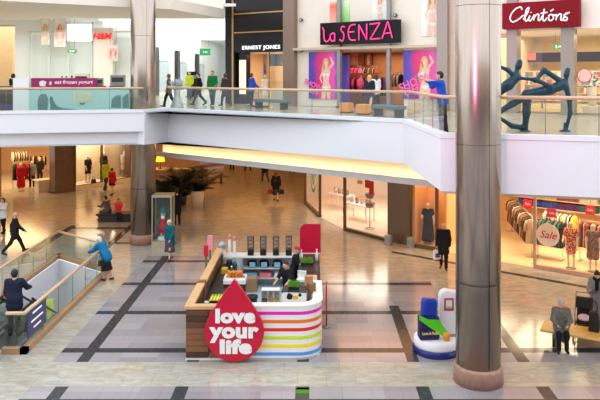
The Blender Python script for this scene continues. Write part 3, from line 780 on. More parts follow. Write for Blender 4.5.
SHOW = rampmat('poster_show', [(.0, (60, 66, 170)), (.2, (96, 60, 176)), (.34, (220, 30, 110)), (.7, (236, 60, 160)), (.9, (236, 90, 180)), (1, (130, 70, 190))], noise_=.3)
SKP = mat('printed_skin', (240, 196, 168), .4, var=.04); HRP = mat('printed_hair', (226, 178, 120), .4); LING = mat('printed_white', (232, 238, 242), .4); PKP = mat('printed_pink', (255, 110, 180), .4)
def flatfig(parent, w, h, y, pose='hip'):
    """printed model on a poster: flat shapes, two mm thick, in the poster's own plane"""
    m = M(); f = lambda pts, mi: m.prism([(x * h, z * h) for x, z in pts], XZ, y, y - .004, mi)
    el = lambda cx, cz, rx, rz, mi, n=14: f([(cx + rx * math.cos(i * 2 * math.pi / n), cz + rz * math.sin(i * 2 * math.pi / n)) for i in range(n)], mi)
    y0 = y
    f([(-.10, .62), (-.02, .66), (.06, .66), (.12, .62), (.085, .45), (.075, .38), (.13, .26), (.11, .0), (.03, .0), (.015, .22), (-.02, .0), (-.12, .0), (-.11, .25), (-.065, .38), (-.08, .48)], 0)
    f([(.10, .64), (.22, .78), (.13, .92), (.10, .90), (.16, .78), (.05, .66)], 0)
    f([(-.10, .63), (-.17, .46), (-.11, .34), (-.09, .36), (-.13, .46), (-.06, .60)], 0)
    y -= .005; el(.0, .78, .085, .12, 1); f([(-.08, .80), (-.12, .62), (-.05, .64), (0, .74), (.06, .68), (.09, .62), (.09, .80)], 1)
    y -= .005; el(.01, .77, .05, .07, 0); f([(-.02, .70), (.04, .70), (.05, .64), (-.03, .64)], 0)
    y -= .005; el(-.045, .53, .045, .035, 2); el(.055, .53, .045, .035, 2); f([(-.10, .28), (.125, .28), (.03, .20), (.0, .20)], 2)
    return m.build('printed_figure', [SKP, HRP, LING], parent)
def poster(F, px0, px1, py0, py1, v, mt, label, fig=True, txt=None, frame=None, name='poster', figx=0, group=None):
    u0, u1 = F.u(px0, v), F.u(px1, v); pm_ = (px0 + px1) / 2; z1 = F.uz(pm_, py0, v)[1]; z0 = F.uz(pm_, py1, v)[1]; w, h = u1 - u0, z1 - z0
    t = thing(name, label, 'poster', F.w((u0 + u1) / 2, v, z0), F.a, group)
    M().box(-w / 2, w / 2, -.02, .02, 0, h).build('printed_sheet', mt, t)
    if frame:
        m = M(); b = .05
        m.box(-w / 2 - b, w / 2 + b, -.04, .02, h, h + b); m.box(-w / 2 - b, w / 2 + b, -.04, .02, -b, 0); m.box(-w / 2 - b, -w / 2, -.04, .02, 0, h); m.box(w / 2, w / 2 + b, -.04, .02, 0, h); m.build('frame', frame, t)
    if fig: f = flatfig(t, w, h * .97, -.021); f.location.x = figx * w
    if txt:
        for body, x, z, sz, mt_, an in txt:
            o = text(body, sz, mt_, t, depth=.006, offset=.012); o.location = (x * w, -.045, z * h); o.rotation_euler = (0, R(an), 0)
    return t
poster(U, 309, 337, 52, 99, -.05, SHOW, 'tall blue and pink poster of a model left of the lingerie shop entrance', txt=[('SHOW', -.34, .30, .36, PKP, 20), ('OFF', -.32, .15, .36, PKP, 20)], figx=.12)
poster(U, 403.5, 439.5, 50, 99, -.05, SHOW, 'tall pink and blue poster of a model right of the lingerie shop entrance', txt=[('SHOW', -.22, .33, .48, PKP, -22), ('OFF', -.24, .17, .5, PKP, -18)], figx=.1)
GREENP = rampmat('poster_green', [(0, (150, 220, 110)), (.6, (190, 236, 160)), (1, (236, 246, 230))], axis=2, noise_=.5)
ORNGP = rampmat('poster_coral', [(0, (250, 190, 170)), (.5, (250, 150, 124)), (.8, (246, 110, 84)), (1, (250, 200, 180))], axis=2, noise_=.5)
PALEP = rampmat('poster_pale', [(0, (226, 232, 232)), (.5, (238, 236, 232)), (1, (222, 230, 226))], axis=2, noise_=.4)
poster(U, 330, 336.5, 2, 22.5, -.021, ORNGP, 'narrow coral poster on the marble above the sign', fig=False)
poster(U, 341.5, 349.5, 1, 22, -.021, GREENP, 'narrow green poster on the marble above the sign', fig=False)
poster(U, 372, 387, -6, 19.5, -.021, PALEP, 'pale poster of a model above the right half of the sign', figx=.05)
poster(U, 421.5, 440, -12, 36, -.021, PALEP, 'pale poster of a model high beside the grey pilaster', figx=.1)
# slim grey posts in front of the lingerie shop, floor to top
for px, lb in ((339.3, 'slim grey steel post at the left edge of the lingerie shop entrance'), (389, 'slim grey steel post at the right edge of the lingerie shop entrance')):
    t = thing('steel_post', lb, 'post', U.w(U.u(px, -.2), -.2, UF), U.a)
    B(-.085, .085, -.085, .085, 0, 8).build('shaft', mat('post_grey', (150, 144, 144), .35, .3, var=.03), t); B(-.13, .13, -.13, .13, 0, .06).build('base_plate', DKMET, t)
# wall spots on the marble (little lamps beside the sign)
for px, py, lb in ((301, 20, 'small round wall spotlight left of the pink sign'), (395, 15, 'small round wall spotlight right of the pink sign'), (301, 51, 'small round spotlight left of the lower ledge')):
    u_, z_ = U.uz(px, py, -.1); t = thing('wall_spotlight', lb, 'light', U.w(u_, -.02, z_), U.a)
    M().cyl((0, 0, 0), (0, -.12, 0), .07, .09).build('lamp_body', DKMET, t); M().cyl((0, -.12, 0), (0, -.13, 0), .06).build('lens', mat('lens_grey', (180, 180, 180), .1), t)

# ---------------- hanging clothes
def garment_mesh(L=.85, w=.22, seed=0, sleeves=True):
    rr = random.Random(seed); prof = []
    m = M(); n = 10; rows = [(0, .05, .02), (.03, w * .55, .035), (.08, w, .05), (.25, w * .86, .06), (L * .6, w * .95, .065), (L, w * 1.1, .075)]
    vs = []
    for z, a, b in rows:
        for i in range(16):
            th = 2 * math.pi * i / 16; k = 1 + (.22 * math.sin(3 * th + seed) + .12 * math.sin(5 * th + 2 * seed)) * min(1, z / L)
            vs.append((b * k * math.cos(th), a * math.sin(th), -z))
    fs = [(i * 16 + j, i * 16 + (j + 1) % 16, (i + 1) * 16 + (j + 1) % 16, (i + 1) * 16 + j) for i in range(len(rows) - 1) for j in range(16)] + [tuple(range(80, 96))]
    m.add(vs, fs, 0, True)
    if sleeves:
        for sx in (-1, 1): m.tube([(0, sx * w * .85, -.07), (0.01, sx * w * 1.15, -.25), (.015, sx * w * 1.2, -.5)], [.045, .05, .045], 8, 0, 1)
    return m
CLO = {k: cloth('garment_' + k, c) for k, c in dict(black=(38, 36, 38), grey=(120, 116, 114), beige=(196, 172, 140), rust=(168, 84, 52), red=(196, 30, 40), pink=(240, 90, 150), olive=(92, 92, 60), navy=(46, 54, 84), cream=(232, 220, 200), brown=(106, 76, 58), yellow=(226, 188, 60), teal=(50, 110, 112), white=(238, 236, 232), purple=(110, 50, 120)).items()}
_gm = {}
def garment(color, kind, label, loc, rz, group):
    key = kind
    if key not in _gm:
        L, w, sl = dict(coat=(1.0, .23, True), top=(.62, .21, True), dress=(.95, .17, False), bra=(.28, .17, False))[kind]
        o = thing('hanging_garment', label, 'garment', loc, rz, group)
        garment_mesh(L, w, len(_gm) + 1, sl).build('cloth', CLO[color], o)
        M().tube([(0, 0, 0), (0, 0, .05), (.0, .02, .08), (0, 0, .10)], .004, 5).build('hanger', METAL, o)
        _gm[key] = o; return o
    o = dup(_gm[key], loc, rz, label, group)
    recolor(o.children[0], CLO[color]); return o
def rail(a, b, zt, z0, label, where, cols, kind, n, group, cross=0):
    """free standing clothes rail from a to b (world xy) with n garments"""
    a, b = Vector(a), Vector(b); d = b - a; L = d.length; ang = math.atan2(d.y, d.x)
    t = thing('clothes_rail', label, 'clothes rail', (a.x, a.y, z0), ang)
    M().tube([(0, 0, zt), (L, 0, zt)], .014, 8).build('bar', METAL, t)
    for x in (0, L):
        M().tube([(x, 0, 0), (x, 0, zt)], .014, 8).build('upright', METAL, t); M().tube([(x, -.25, .02), (x, .25, .02)], .014, 8).build('foot', METAL, t)
    for i in range(n):
        c = cols[i % len(cols)]; p = a + d * ((i + .6) / (n + .2))
        garment(c, kind, '%s %s hanging on %s' % (c, dict(coat='long coat', top='sleeved top', dress='dress', bra='lingerie top')[kind], where), (p.x, p.y, z0 + zt - .09), ang + R(random.uniform(-8, 8)), group)
    return t
# lingerie shop interior
a, b = U.w(U.u(352, 2.2), 2.2), U.w(U.u(372, 2.2), 2.2)
def urail(p0, p1, v, zt, *rest): a_, b_ = U.w(U.u(p0, v), v), U.w(U.u(p1, v), v); return rail((a_.x, a_.y), (b_.x, b_.y), zt, UF, *rest)
urail(345, 361, 2.6, 2.0, 'chrome rail of pink and red tops left inside the lingerie shop', 'the left rail of the lingerie shop', ['pink', 'red', 'pink'], 'bra', 12, 'lingerie on the left rail')
urail(345, 361, 2.75, 1.5, 'lower chrome rail of red and black tops left inside the lingerie shop', 'the low left rail of the lingerie shop', ['red', 'black', 'red', 'pink'], 'top', 12, 'tops on the low left rail')
urail(363, 377, 3.2, 2.0, 'chrome rail of dark nightwear in the middle of the lingerie shop', 'the middle rail of the lingerie shop', ['black', 'beige', 'black', 'rust'], 'bra', 12, 'nightwear on the middle rail')
urail(363, 386, 3.35, 1.5, 'low chrome rail of purple and pink dresses in the lingerie shop', 'the low middle rail of the lingerie shop', ['black', 'purple', 'pink', 'black'], 'dress', 14, 'dresses on the low middle rail')
urail(392, 402, 1.6, 1.7, 'chrome rail of mixed nightwear behind the right post', 'the right rail of the lingerie shop', ['beige', 'black', 'rust'], 'top', 8, 'nightwear on the right rail')
poster(U, 350, 358, 53.5, 65, 4.2, ORNGP, 'small coral framed picture, left of two on the lingerie shop back wall', figx=0)
poster(U, 364, 373, 53.5, 65, 4.2, rampmat('poster_rust', [(0, (120, 60, 50)), (.5, (220, 120, 90)), (1, (110, 50, 50))]), 'small rust framed picture, right of two on the lingerie shop back wall', figx=0)
u0, u1 = U.u(341.5, .1), U.u(349, .1)
t = thing('banner', 'narrow blue and purple banner just inside the lingerie shop', 'banner', U.w((u0 + u1) / 2, .12, UF), U.a)
B(-(u1 - u0) / 2, (u1 - u0) / 2, -.015, .015, .08, 2.5).build('printed_sheet', rampmat('banner_blue', [(0, (66, 60, 150)), (.5, (110, 70, 180)), (1, (60, 60, 140))], axis=2, noise_=.6), t); B(-.3, .3, -.15, .15, 0, .08).build('foot', DKMET, t)
# ---------------- seats and boxes behind the middle balustrade
def cube_seat(px, Y, m, label, w=.45, h=.42):
    X = (px - CX) / FPX * Y; t = thing('cube_seat', label, 'seat', (X, Y, UF), U.a)
    B(-w / 2, w / 2, -w / 2, w / 2, .05, h).build('cushion', m, t, bevel=.03); B(-w / 2 + .03, w / 2 - .03, -w / 2 + .03, w / 2 - .03, 0, .05).build('base', DKMET, t)
OR = cloth('orange_seat', (222, 150, 84)); TL = cloth('slate_seat', (96, 116, 120))
cube_seat(346.5, 28.2, OR, 'orange cube seat, left of two below the lingerie shop entrance'); cube_seat(363.5, 27.0, OR, 'orange cube seat, right of two below the lingerie shop entrance')
def bench_seat(px0, px1, Y0, Y1, m, label):
    a, b = Vector(((px0 - CX) / FPX * Y0, Y0)), Vector(((px1 - CX) / FPX * Y1, Y1)); d = b - a; L = d.length
    t = thing('bench', label, 'bench', (a.x, a.y, UF), math.atan2(d.y, d.x)); B(0, L, -.25, .25, .3, .44).build('seat', m, t, bevel=.03)
    for x in (.15, L - .15): B(x - .05, x + .05, -.2, .2, 0, .3).build('leg', DKMET, t)
bench_seat(257, 286, 32.2, 30.6, TL, 'slate padded bench in front of the jeweller')
bench_seat(376, 402, 26.2, 25.0, TL, 'slate padded bench in front of the pink poster')
# ---------------- jeweller interior
def cabinet_show(F, px0, px1, v, zh, label, m, dep=.5, glassy=True):
    u0, u1 = F.u(px0, v), F.u(px1, v); w = u1 - u0
    t = thing('display_cabinet', label, 'cabinet', F.w((u0 + u1) / 2, v, UF), F.a)
    B(-w / 2, w / 2, 0, dep, 0, zh * .62).build('body', m, t, bevel=.01); B(-w / 2 + .02, w / 2 - .02, .02, dep - .02, zh * .62, zh * .62 + .03).build('display_pad', mat('velvet', (238, 230, 220), .9), t)
    if glassy: B(-w / 2, w / 2, 0, dep, zh * .62 + .035, zh).build('glass_top', GLW, t)
    return t
CREAM = mat('cream_lacquer', (236, 220, 196), .35)
cabinet_show(U, 271, 285, .1, 1.25, 'cream jewellery cabinet in the right window of the jeweller', CREAM)
cabinet_show(U, 252, 267, 1.9, 1.2, 'cream jewellery counter at the back of the jeweller', CREAM)
u0, u1 = U.u(239, -.05), U.u(246, -.05); z0, z1 = zU(242, 94), zU(242, 60)
t = thing('showcase_window', 'tall lit narrow showcase beside the black jeweller pier', 'showcase', U.w((u0 + u1) / 2, -.05, UF), U.a); w = (u1 - u0)
B(-w / 2, w / 2, .02, .3, z0 - UF, z1 - UF).build('lit_panel', mat('lit_cream', (255, 236, 208), emit=.55), t)
m = M(); m.box(-w / 2 - .05, -w / 2, 0, .3, 0, zj - UF); m.box(w / 2, w / 2 + .05, 0, .3, 0, zj - UF); m.box(-w / 2, w / 2, 0, .3, z1 - UF, zj - UF); m.box(-w / 2, w / 2, 0, .3, 0, z0 - UF); m.build('frame', BLK, t)
poster(U, 260.5, 266, 56, 79, 3.15, rampmat('poster_violet', [(0, (80, 70, 170)), (.5, (130, 110, 200)), (1, (210, 180, 160))], axis=2, noise_=.7), 'violet poster on the back wall of the jeweller', fig=False)
u_, z_ = U.uz(277.5, 60, .3)
t = thing('screen', 'dark wall screen in the right window of the jeweller', 'screen', U.w(u_, .25, z_), U.a); B(-.45, .45, 0, .06, -.3, .3).build('case', BLK, t); B(-.42, .42, -.005, 0, -.27, .27).build('display', rampmat('screen_img', [(0, (40, 40, 44)), (.6, (64, 60, 58)), (1, (150, 130, 110))], rough=.1, noise_=.8), t)
# glass wall of the jeweller window
u0, u1 = U.u(269.5), U.u(286.3)
wn = M().box(0, u1 - u0, -.02, 0, UF, zj).build('window_1', GLW); U.place(wn, u0, -.05, 0); struct(wn)
m = M().box(-.04, .04, -.06, .04, UF, zj).build('window_frame', GOLD, wn)
# ---------------- card shop: windows, racks of cards
for k, (p0, p1) in enumerate(((501, 508), (518.5, 562), (575, 625))):
    u0, u1 = U.u(p0), U.u(p1)
    wn = M().box(0, u1 - u0, .1, .115, UF, zU(540, 31)).build('window_%d' % (2 + k), GLW); U.place(wn, u0, 0, 0); struct(wn)
    M().box(0, u1 - u0, .06, .15, UF, UF + .1).build('window_sill', GREYP, wn)
NAVY = mat('navy_band', (34, 40, 72), .5)
cu0, cu1 = U.u(500, 4.9), U.u(640, 4.9)
zc = lambda py: U.uz(545, py, 4.9)[1]
t = thing('wall_panel', 'dark navy header panel above the racks in the card shop', 'panel', U.w(cu0, 5.0, 0), U.a)
B(0, cu1 - cu0, 0, .12, zc(62), zc(52.5)).build('board', NAVY, t)
PKC = mat('price_card', (246, 130, 130), .5)
for i, px in enumerate((505.5, 524, 531)):
    u_, z_ = U.uz(px, 56.5, 4.75); t = thing('price_card', ['salmon price card near the left acrobat on the navy header', 'left of the two salmon price cards together above the racks', 'right of the two salmon price cards together above the racks'][i], 'card', U.w(u_, 4.93, z_), U.a); B(-.17, .17, 0, .02, -.17, .17).build('sheet', PKC, t); B(-.02, .02, .02, .06, -.02, .22).build('clip', METAL, t)
CARDC = [mat('card_%d' % i, c, .5, var=.2, scale=20) for i, c in enumerate([(226, 90, 90), (240, 190, 90), (120, 170, 120), (240, 232, 220), (230, 150, 170), (110, 140, 190), (190, 120, 80), (250, 246, 240)])]
_card = None
for k, (p0, p1, lb, ncol) in enumerate(((499, 517, 'left card rack, behind the kneeling acrobat', 7), (519, 541, 'middle card rack, left half of the large card shop window', 9), (543, 562, 'middle card rack, right half of the large card shop window', 8), (577, 600, 'right card rack, under the round red sign', 8))):
    u0, u1 = U.u(p0, 4.4), U.u(p1, 4.4); w = u1 - u0
    t = thing('card_rack', lb, 'rack', U.w(u0, 4.4, UF), U.a)
    B(0, w, .3, .36, 0, 1.75).build('back_panel', CREAM, t); B(0, w, 0, .36, 0, .25).build('plinth', CREAM, t)
    for j in range(4): B(0, w, .05 + .05 * j, .32, .36 + .36 * j, .385 + .36 * j).build('shelf', CREAM, t)
    for j in range(4):
        for i in range(ncol):
            p = U.w(u0 + w * (i + .5) / ncol, 4.4 + .1 + .05 * j, UF + .388 + .36 * j); ci = random.randrange(8)
            lb2 = '%s greeting card on the %s' % (['red', 'amber', 'green', 'cream', 'pink', 'blue', 'tan', 'white'][ci], lb.split(',')[0] + ',' + lb.split(',')[1]); gp = 'greeting cards on the ' + lb.split(',')[0] + (' left half' if 'left half' in lb else ' right half' if 'right half' in lb else '')
            if _card is None: _card = M().box(-.075, .075, 0, .012, 0, .23, rot=Matrix.Rotation(R(-10), 3, 'X'), piv=(0, 0, 0)).build('greeting_card', CARDC[ci]); o = tag(_card, lb2, 'card', gp)
            else: o = _card.copy(); COL.objects.link(o); o['label'] = lb2; o['group'] = gp
            recolor(o, CARDC[ci]); o.location = p; o.rotation_euler = (0, 0, U.a)
u_, z_ = U.uz(584.5, 75.5, .05)
t = thing('round_sign', 'round red promotional disc on the right window of the card shop', 'sign', U.w(u_, .04, z_), U.a)
M().cyl((0, 0, 0), (0, -.015, 0), .28, n=32).build('disc', mat('disc_red', (196, 36, 40), .6, var=.04), t); m = M()
m.lathe([(.24, 0), (.25, 0), (.25, .004), (.24, .004)], n=32); o = m.build('printed_ring', mat('ring_pale', (250, 190, 180), .5), t); o.rotation_euler = (R(90), 0, 0); o.location.y = -.017
EXG = mat('exit_green', (30, 128, 72), .4, emit=.35, ecol=(40, 150, 90)); EXW = mat('exit_white', (240, 250, 244), .4, emit=.4)
def exit_sign(p, rz, label, w=.5, h=.22, zc_=10.95):
    t = thing('exit_sign', label, 'sign', p, rz); B(-w / 2, w / 2, 0, .06, -h / 2, h / 2).build('case', EXG, t)
    m = M(); m.prism([(-.02 * 1, .03), (.10, .03), (.10, .06), (.18, 0), (.10, -.06), (.10, -.03), (-.02, -.03)], XZ, -.006, 0); m.ball((-.12, -.003, .05), (.022, .004, .022)); m.prism([(-.15, -.07), (-.11, .03), (-.08, .02), (-.10, -.02), (-.06, -.07), (-.09, -.07), (-.115, -.03), (-.13, -.07)], XZ, -.006, 0); m.build('pictogram', EXW, t)
    for x in (-w * .3, w * .3): M().cyl((x, .03, h / 2), (x, .03, zc_ - p[2]), .008, n=5).build('hanger', METAL, t)
u_, z_ = U.uz(559, 46.5, 2.5); exit_sign(U.w(u_, 2.5, z_), U.a, 'green exit sign hanging inside the card shop', zc_=zU(540, 30))
exit_sign(P(72, 51, 42), 0, 'green exit sign hanging in front of the fashion store'); exit_sign(P(205, 52, 50), 0, 'green exit sign hanging in the upper corridor', .8, .5)
u_ = U.u(592, .9); pl_ = U.w(u_, .9, UF)
def bouquet(p, z, label):
    t = thing('flower_display', label, 'plant', (p.x, p.y, z)); M().lathe([(.001, 0), (.14, 0), (.2, .75), (.18, .75), (.001, .7)], n=14).build('vase', CREAM, t)
    m = M(); rr = random.Random(3)
    for i in range(46):
        a, r, zz = rr.uniform(0, 6.28), rr.uniform(.02, .3), rr.uniform(.7, 1.25); c = Vector((r * math.cos(a), r * math.sin(a), zz)); d = Vector((math.cos(a), math.sin(a), .6)).normalized(); e = d.orthogonal().normalized() * .035
        m.add([c, c + d * .07 + e, c + d * .15, c + d * .07 - e], [(0, 1, 2, 3)])
    m.build('leaves', mat('leaf_green', (64, 100, 50), .5, var=.15), t); m = M()
    for i in range(16): a, r = rr.uniform(0, 6.28), rr.uniform(.05, .3); m.ball((r * math.cos(a), r * math.sin(a), rr.uniform(.9, 1.3)), .045, 7, 5)
    m.build('blooms', mat('bloom_white', (246, 244, 236), .6), t)
bouquet(pl_, UF + .35, 'leafy display with white blooms below the round red sign')
t = thing('plinth', 'low cream plinth carrying the leafy display in the card shop', 'plinth', (pl_.x, pl_.y, UF + .012), U.a); B(-.3, .3, -.3, .3, .02, .338).build('block', CREAM, t, bevel=.01); B(-.26, .26, -.26, .26, 0, .02).build('foot', DKMET, t)
# ---------------- bronze acrobats on the right balcony
BRZ = mat('bronze_teal', (22, 58, 74), .32, .35, var=.12, scale=6)
yb = 19.3
def acro():
    p = lambda px, py, y=yb: tuple(P(px, py, y))
    c = lambda a, b, ra, rb: (a, b, ra, rb)
    sh, hipR = p(566, 84), p(526, 93)
    pr = [c(p(567.8, 70), p(566.6, 74.5), .075, .085), c(p(566.5, 77), p(566, 82), .05, .065), c(p(563, 85), p(549, 90), .135, .15), c(p(549, 90), p(527, 94), .145, .135),
          c(p(566, 86), p(569.5, 100), .085, .07), c(p(569.5, 100), p(570.3, 113), .07, .06), c(p(570.3, 113), p(566, 130), .062, .045), c(p(566, 130), p(564, 132, yb - .12), .045, .03),
          c(p(562, 82), p(544, 70, yb - .1), .08, .075), c(p(544, 70, yb - .1), p(535, 81.5, yb - .15), .075, .045),
          c(p(551, 87, yb - .1), p(535, 79.5, yb - .18), .07, .055), c(p(535, 79.5, yb - .18), p(518, 78, yb - .05), .055, .045),
          c(p(527, 95), p(526.5, 112), .14, .11), c(p(526.5, 112), p(525, 128), .11, .075), c(p(525, 128), p(512, 126, yb + .1), .08, .07), c(p(512, 126, yb + .1), p(500, 118, yb + .1), .07, .05),
          c(p(526, 96, yb + .15), p(512, 104, yb + .25), .12, .10), c(p(512, 104, yb + .25), p(498, 113, yb + .2), .10, .075)]
    pr += [c(p(519.6, 62), p(518.6, 66), .085, .10), c(p(517, 69), p(516, 74), .055, .07), c(p(516.5, 77), p(508, 85), .13, .15), c(p(508, 85), p(498, 92, yb + .1), .15, .13),
           c(p(515, 77), p(508, 70, yb - .1), .075, .06), c(p(508, 70, yb - .1), p(498, 66, yb - .1), .06, .05), c(p(498, 92, yb + .1), p(486, 104, yb + .2), .12, .1), c(p(486, 104, yb + .2), p(484, 128, yb + .2), .1, .06)]
    V, F = blob(pr, .03, .02)
    zmin = V[:, 2].min(); V = V + np.array([0, 0, 0])
    g = P(545, 100, yb); base = Vector((g.x, yb, UF))
    t = thing('bronze_sculpture', 'dark teal bronze sculpture of two intertwined acrobats behind the right balustrade', 'sculpture', base)
    rawmesh('figures', V - np.array(base), F, BRZ, t)
    # hands and feet pads that carry it
    m = M()
    for px in (565, 525, 484):
        x = (px - CX) / FPX * yb - base.x; m.lathe([(.0, 0), (.16, 0), (.16, .02), (.05, .05), (.04, .24), (.0, .25)], (x, 0 if px != 484 else .2, 0), 16)
    m.build('fixing_pad', BRZ, t)
acro()
# ---------------- yoghurt bar behind the left balustrade
YB = Front((-12.0, 28.6), 11.3)
TEALP = mat('pale_teal_panel', (176, 212, 212), .3, var=.03); TEALD = mat('leaf_teal', (104, 138, 138), .4, var=.05); PURP = mat('berry_purple', (150, 22, 92), .4, var=.03)
yu0, yu1 = YB.u(13), YB.u(129.5); zY = lambda px, py: YB.uz(px, py)[1]
zq = zY(60, 88)
yo = thing('yoghurt_bar', 'long pale teal yoghurt bar behind the left balustrade', 'bar counter', YB.w(yu0, 0, UF), YB.a); W = yu1 - yu0
B(0, W, .04, .8, 0, zq - UF - .05).build('body', mat('bar_white', (232, 234, 236), .4, var=.01), yo); B(-.03, W + .03, -.04, .9, zq - UF - .05, zq - UF).build('worktop', mat('bar_top', (240, 240, 240), .25), yo)
xx = lambda px: YB.u(px) - yu0
B(xx(28), W, 0, .04, .05, zq - UF - .06).build('front_panel', TEALP, yo)
B(0, xx(29), -.02, .5, 0, zY(20, 78) - UF).build('end_block', mat('bar_white', (0, 0, 0)), yo)
def leaf(pts, nm='leaf_motif'):
    z = lambda px, py: zY(px, py) - UF
    M().prism([(xx(a), z(a, b)) for a, b in pts], XZ, -.012, 0).build(nm, TEALD, yo)
leaf([(38, 110), (37.5, 102), (39, 96), (42, 94), (46, 94), (48, 98), (48, 104), (47.5, 110)])
leaf([(50, 110), (50.5, 104), (49.5, 100), (50, 96.5), (52.5, 96.5), (53.5, 101), (57, 106), (62, 108), (78, 109.5), (78, 110.5)])
leaf([(111, 107.5), (112, 99), (116, 95.5), (121, 95), (121, 108)]); leaf([(122.5, 108), (122.5, 97), (126, 94.5), (128.5, 93), (129, 108)])
for body, py, sz, mt_ in (('frozen', 94.5, .30, mat('letters_cream', (236, 222, 170), .5)), ('yogurt', 99.2, .30, mat('letters_cream', (0, 0, 0))), ('bar', 103.4, .15, mat('letters_teal', (70, 150, 150), .5))):
    o = text(body, sz, mt_, yo, depth=.012, offset=.008); o.location = (xx(82.5), -.012, zY(82, py) - UF)
su0, su1 = YB.u(31, -.05), YB.u(97, -.05)
ys = thing('bar_sign', 'berry purple sign board standing along the yoghurt bar', 'sign', YB.w((su0 + su1) / 2, -.02, zq), YB.a); hh = zY(64, 78) - zq; w = su1 - su0
B(-w / 2, w / 2, 0, .05, 0, hh).build('board', PURP, ys)
o = text('eat frozen yogurt', .22, mat('letters_pale', (250, 226, 238), .5), ys, depth=.012, shear=.15, offset=.004); o.location = (w * .14, -.008, hh * .58)
m = M(); m.prism([(-w * .37, hh * .2), (-w * .29, hh * .15), (-w * .27, hh * .62), (-w * .33, hh * .78), (-w * .38, hh * .6)], XZ, -.012, 0); m.prism([(-w * .23, hh * .35), (-w * .20, hh * .3), (-w * .19, hh * .6), (-w * .22, hh * .68)], XZ, -.012, 0); m.build('tub_motif', mat('tub_grey', (224, 216, 222), .5), ys)
def onbar(px, v=.45): return YB.w(YB.u(px, v), v, zq)
def bottle(p, rz, cbody, ccap, label, h=.38, r=.055, group=None):
    t = thing('bottle', label, 'bottle', p, rz, group); M().lathe([(0, 0), (r, 0), (r, h * .62), (r * .45, h * .76), (r * .4, h * .88), (0, h * .88)], n=14).build('body', cbody, t); M().lathe([(0, h * .88), (r * .5, h * .88), (r * .5, h), (0, h)], n=12).build('cap', ccap, t); return t
WB = mat('bottle_white', (240, 238, 236), .3); RB = mat('bottle_red', (232, 70, 50), .3); DC = mat('cap_dark', (50, 46, 46), .4)
bottle(onbar(62), 0, WB, DC, 'white bottle with dark cap, left of the three on the yoghurt bar', .5, .075); bottle(onbar(66.3), 0, WB, DC, 'white bottle with dark cap next to the red bottle on the yoghurt bar', .5, .075); bottle(onbar(71.8), 0, RB, DC, 'red bottle with dark cap on the yoghurt bar', .52, .085)
def machine(p, label, w, d, h, m, name='dispenser'):
    t = thing(name, label, 'machine', p, YB.a); B(-w / 2, w / 2, -d / 2, d / 2, .03, h).build('body', m, t, bevel=.02); B(-w * .4, w * .4, -d / 2 - .08, -d / 2, .05, .08).build('drip_tray', DKMET, t); B(-w * .4, w * .4, -d / 2 - .01, -d / 2, h * .45, h * .8).build('control_panel', DKMET, t)
    for x in (-w * .2, w * .2): M().cyl((x, -d / 2 - .04, h * .3), (x, -d / 2 - .04, h * .44), .02).build('tap', METAL, t)
    for x in (-w * .4, w * .4):
        M().cyl((x, 0, 0), (x, 0, .03), .02).build('foot', DC, t)
machine(onbar(82), 'cream soft serve machine on the yoghurt bar', .6, .5, .62, CREAM); machine(onbar(100.3), 'small grey dispenser on the yoghurt bar', .25, .3, .42, METAL); machine(onbar(118), 'wide steel machine at the right end of the yoghurt bar', .62, .5, .55, METAL)
def bowl(p, r, m, label, fill, group=None):
    t = thing('bowl', label, 'bowl', p, 0, group); M().lathe([(0, 0), (r * .5, 0), (r, r * .7), (r * .93, r * .7), (r * .45, .03), (0, .03)], n=18).build('shell', m, t); M().lathe([(0, r * .4), (r * .72, r * .42), (r * .5, r * .62), (0, r * .7)], n=14).build('filling', fill, t); return t
bowl(onbar(103.5, .15), .13, mat('bowl_berry', (190, 30, 70), .3), 'berry red bowl of topping on the yoghurt bar', mat('fruit_pink', (230, 120, 140), .6)); bowl(onbar(108, .2), .13, WB, 'white bowl of red fruit on the yoghurt bar', mat('fruit_red', (200, 40, 50), .5))
bowl(onbar(111.3, .15), .12, mat('bowl_navy', (60, 50, 100), .3), 'dark purple bowl of topping on the yoghurt bar', mat('fruit_pale', (236, 214, 190), .6))
# ---------------- fashion store front far left
TB = mat('frame_pale', (206, 214, 210), .4, var=.01)
def wframe(x0, x1, z0, z1, y, name, label=None, th=.08):
    m = M(); m.box(x0, x0 + th, y - .1, y, z0, z1); m.box(x1 - th, x1, y - .1, y, z0, z1); m.box(x0, x1, y - .1, y, z1 - th, z1); m.box(x0, x1, y - .1, y, z0, z0 + th); return m
yS = 45.9
for k, (p0, p1) in enumerate(((31, 51), (51, 70), (70, 94), (113, 136))):
    x0, x1 = P(p0, 0, yS).x, P(p1, 0, yS).x; wn = B(x0, x1, yS - .32, yS - .3, UF, 10.2).build('window_%d' % (5 + k), GLW); struct(wn); wframe(x0, x1, UF, 10.2, yS - .28, '').build('window_frame', TB, wn)
PXS = P(94.5, 0, 45.4).x; PXE = P(113, 0, 45.4).x
struct(B(PXS, PXE, 45.3, 45.9, UF, 10.4).build('wall_store_pier', mat('store_pier', (232, 222, 210), .5, var=.01)))
hm = thing('shop_sign', 'red slanted two letter sign on the pale pier of the fashion store', 'sign', P(101.5, 36.5, 45.25)); o = text('H&M', .56, mat('hm_red', (226, 20, 40), .4, emit=.5), hm, shear=.3, offset=.02, depth=.06)
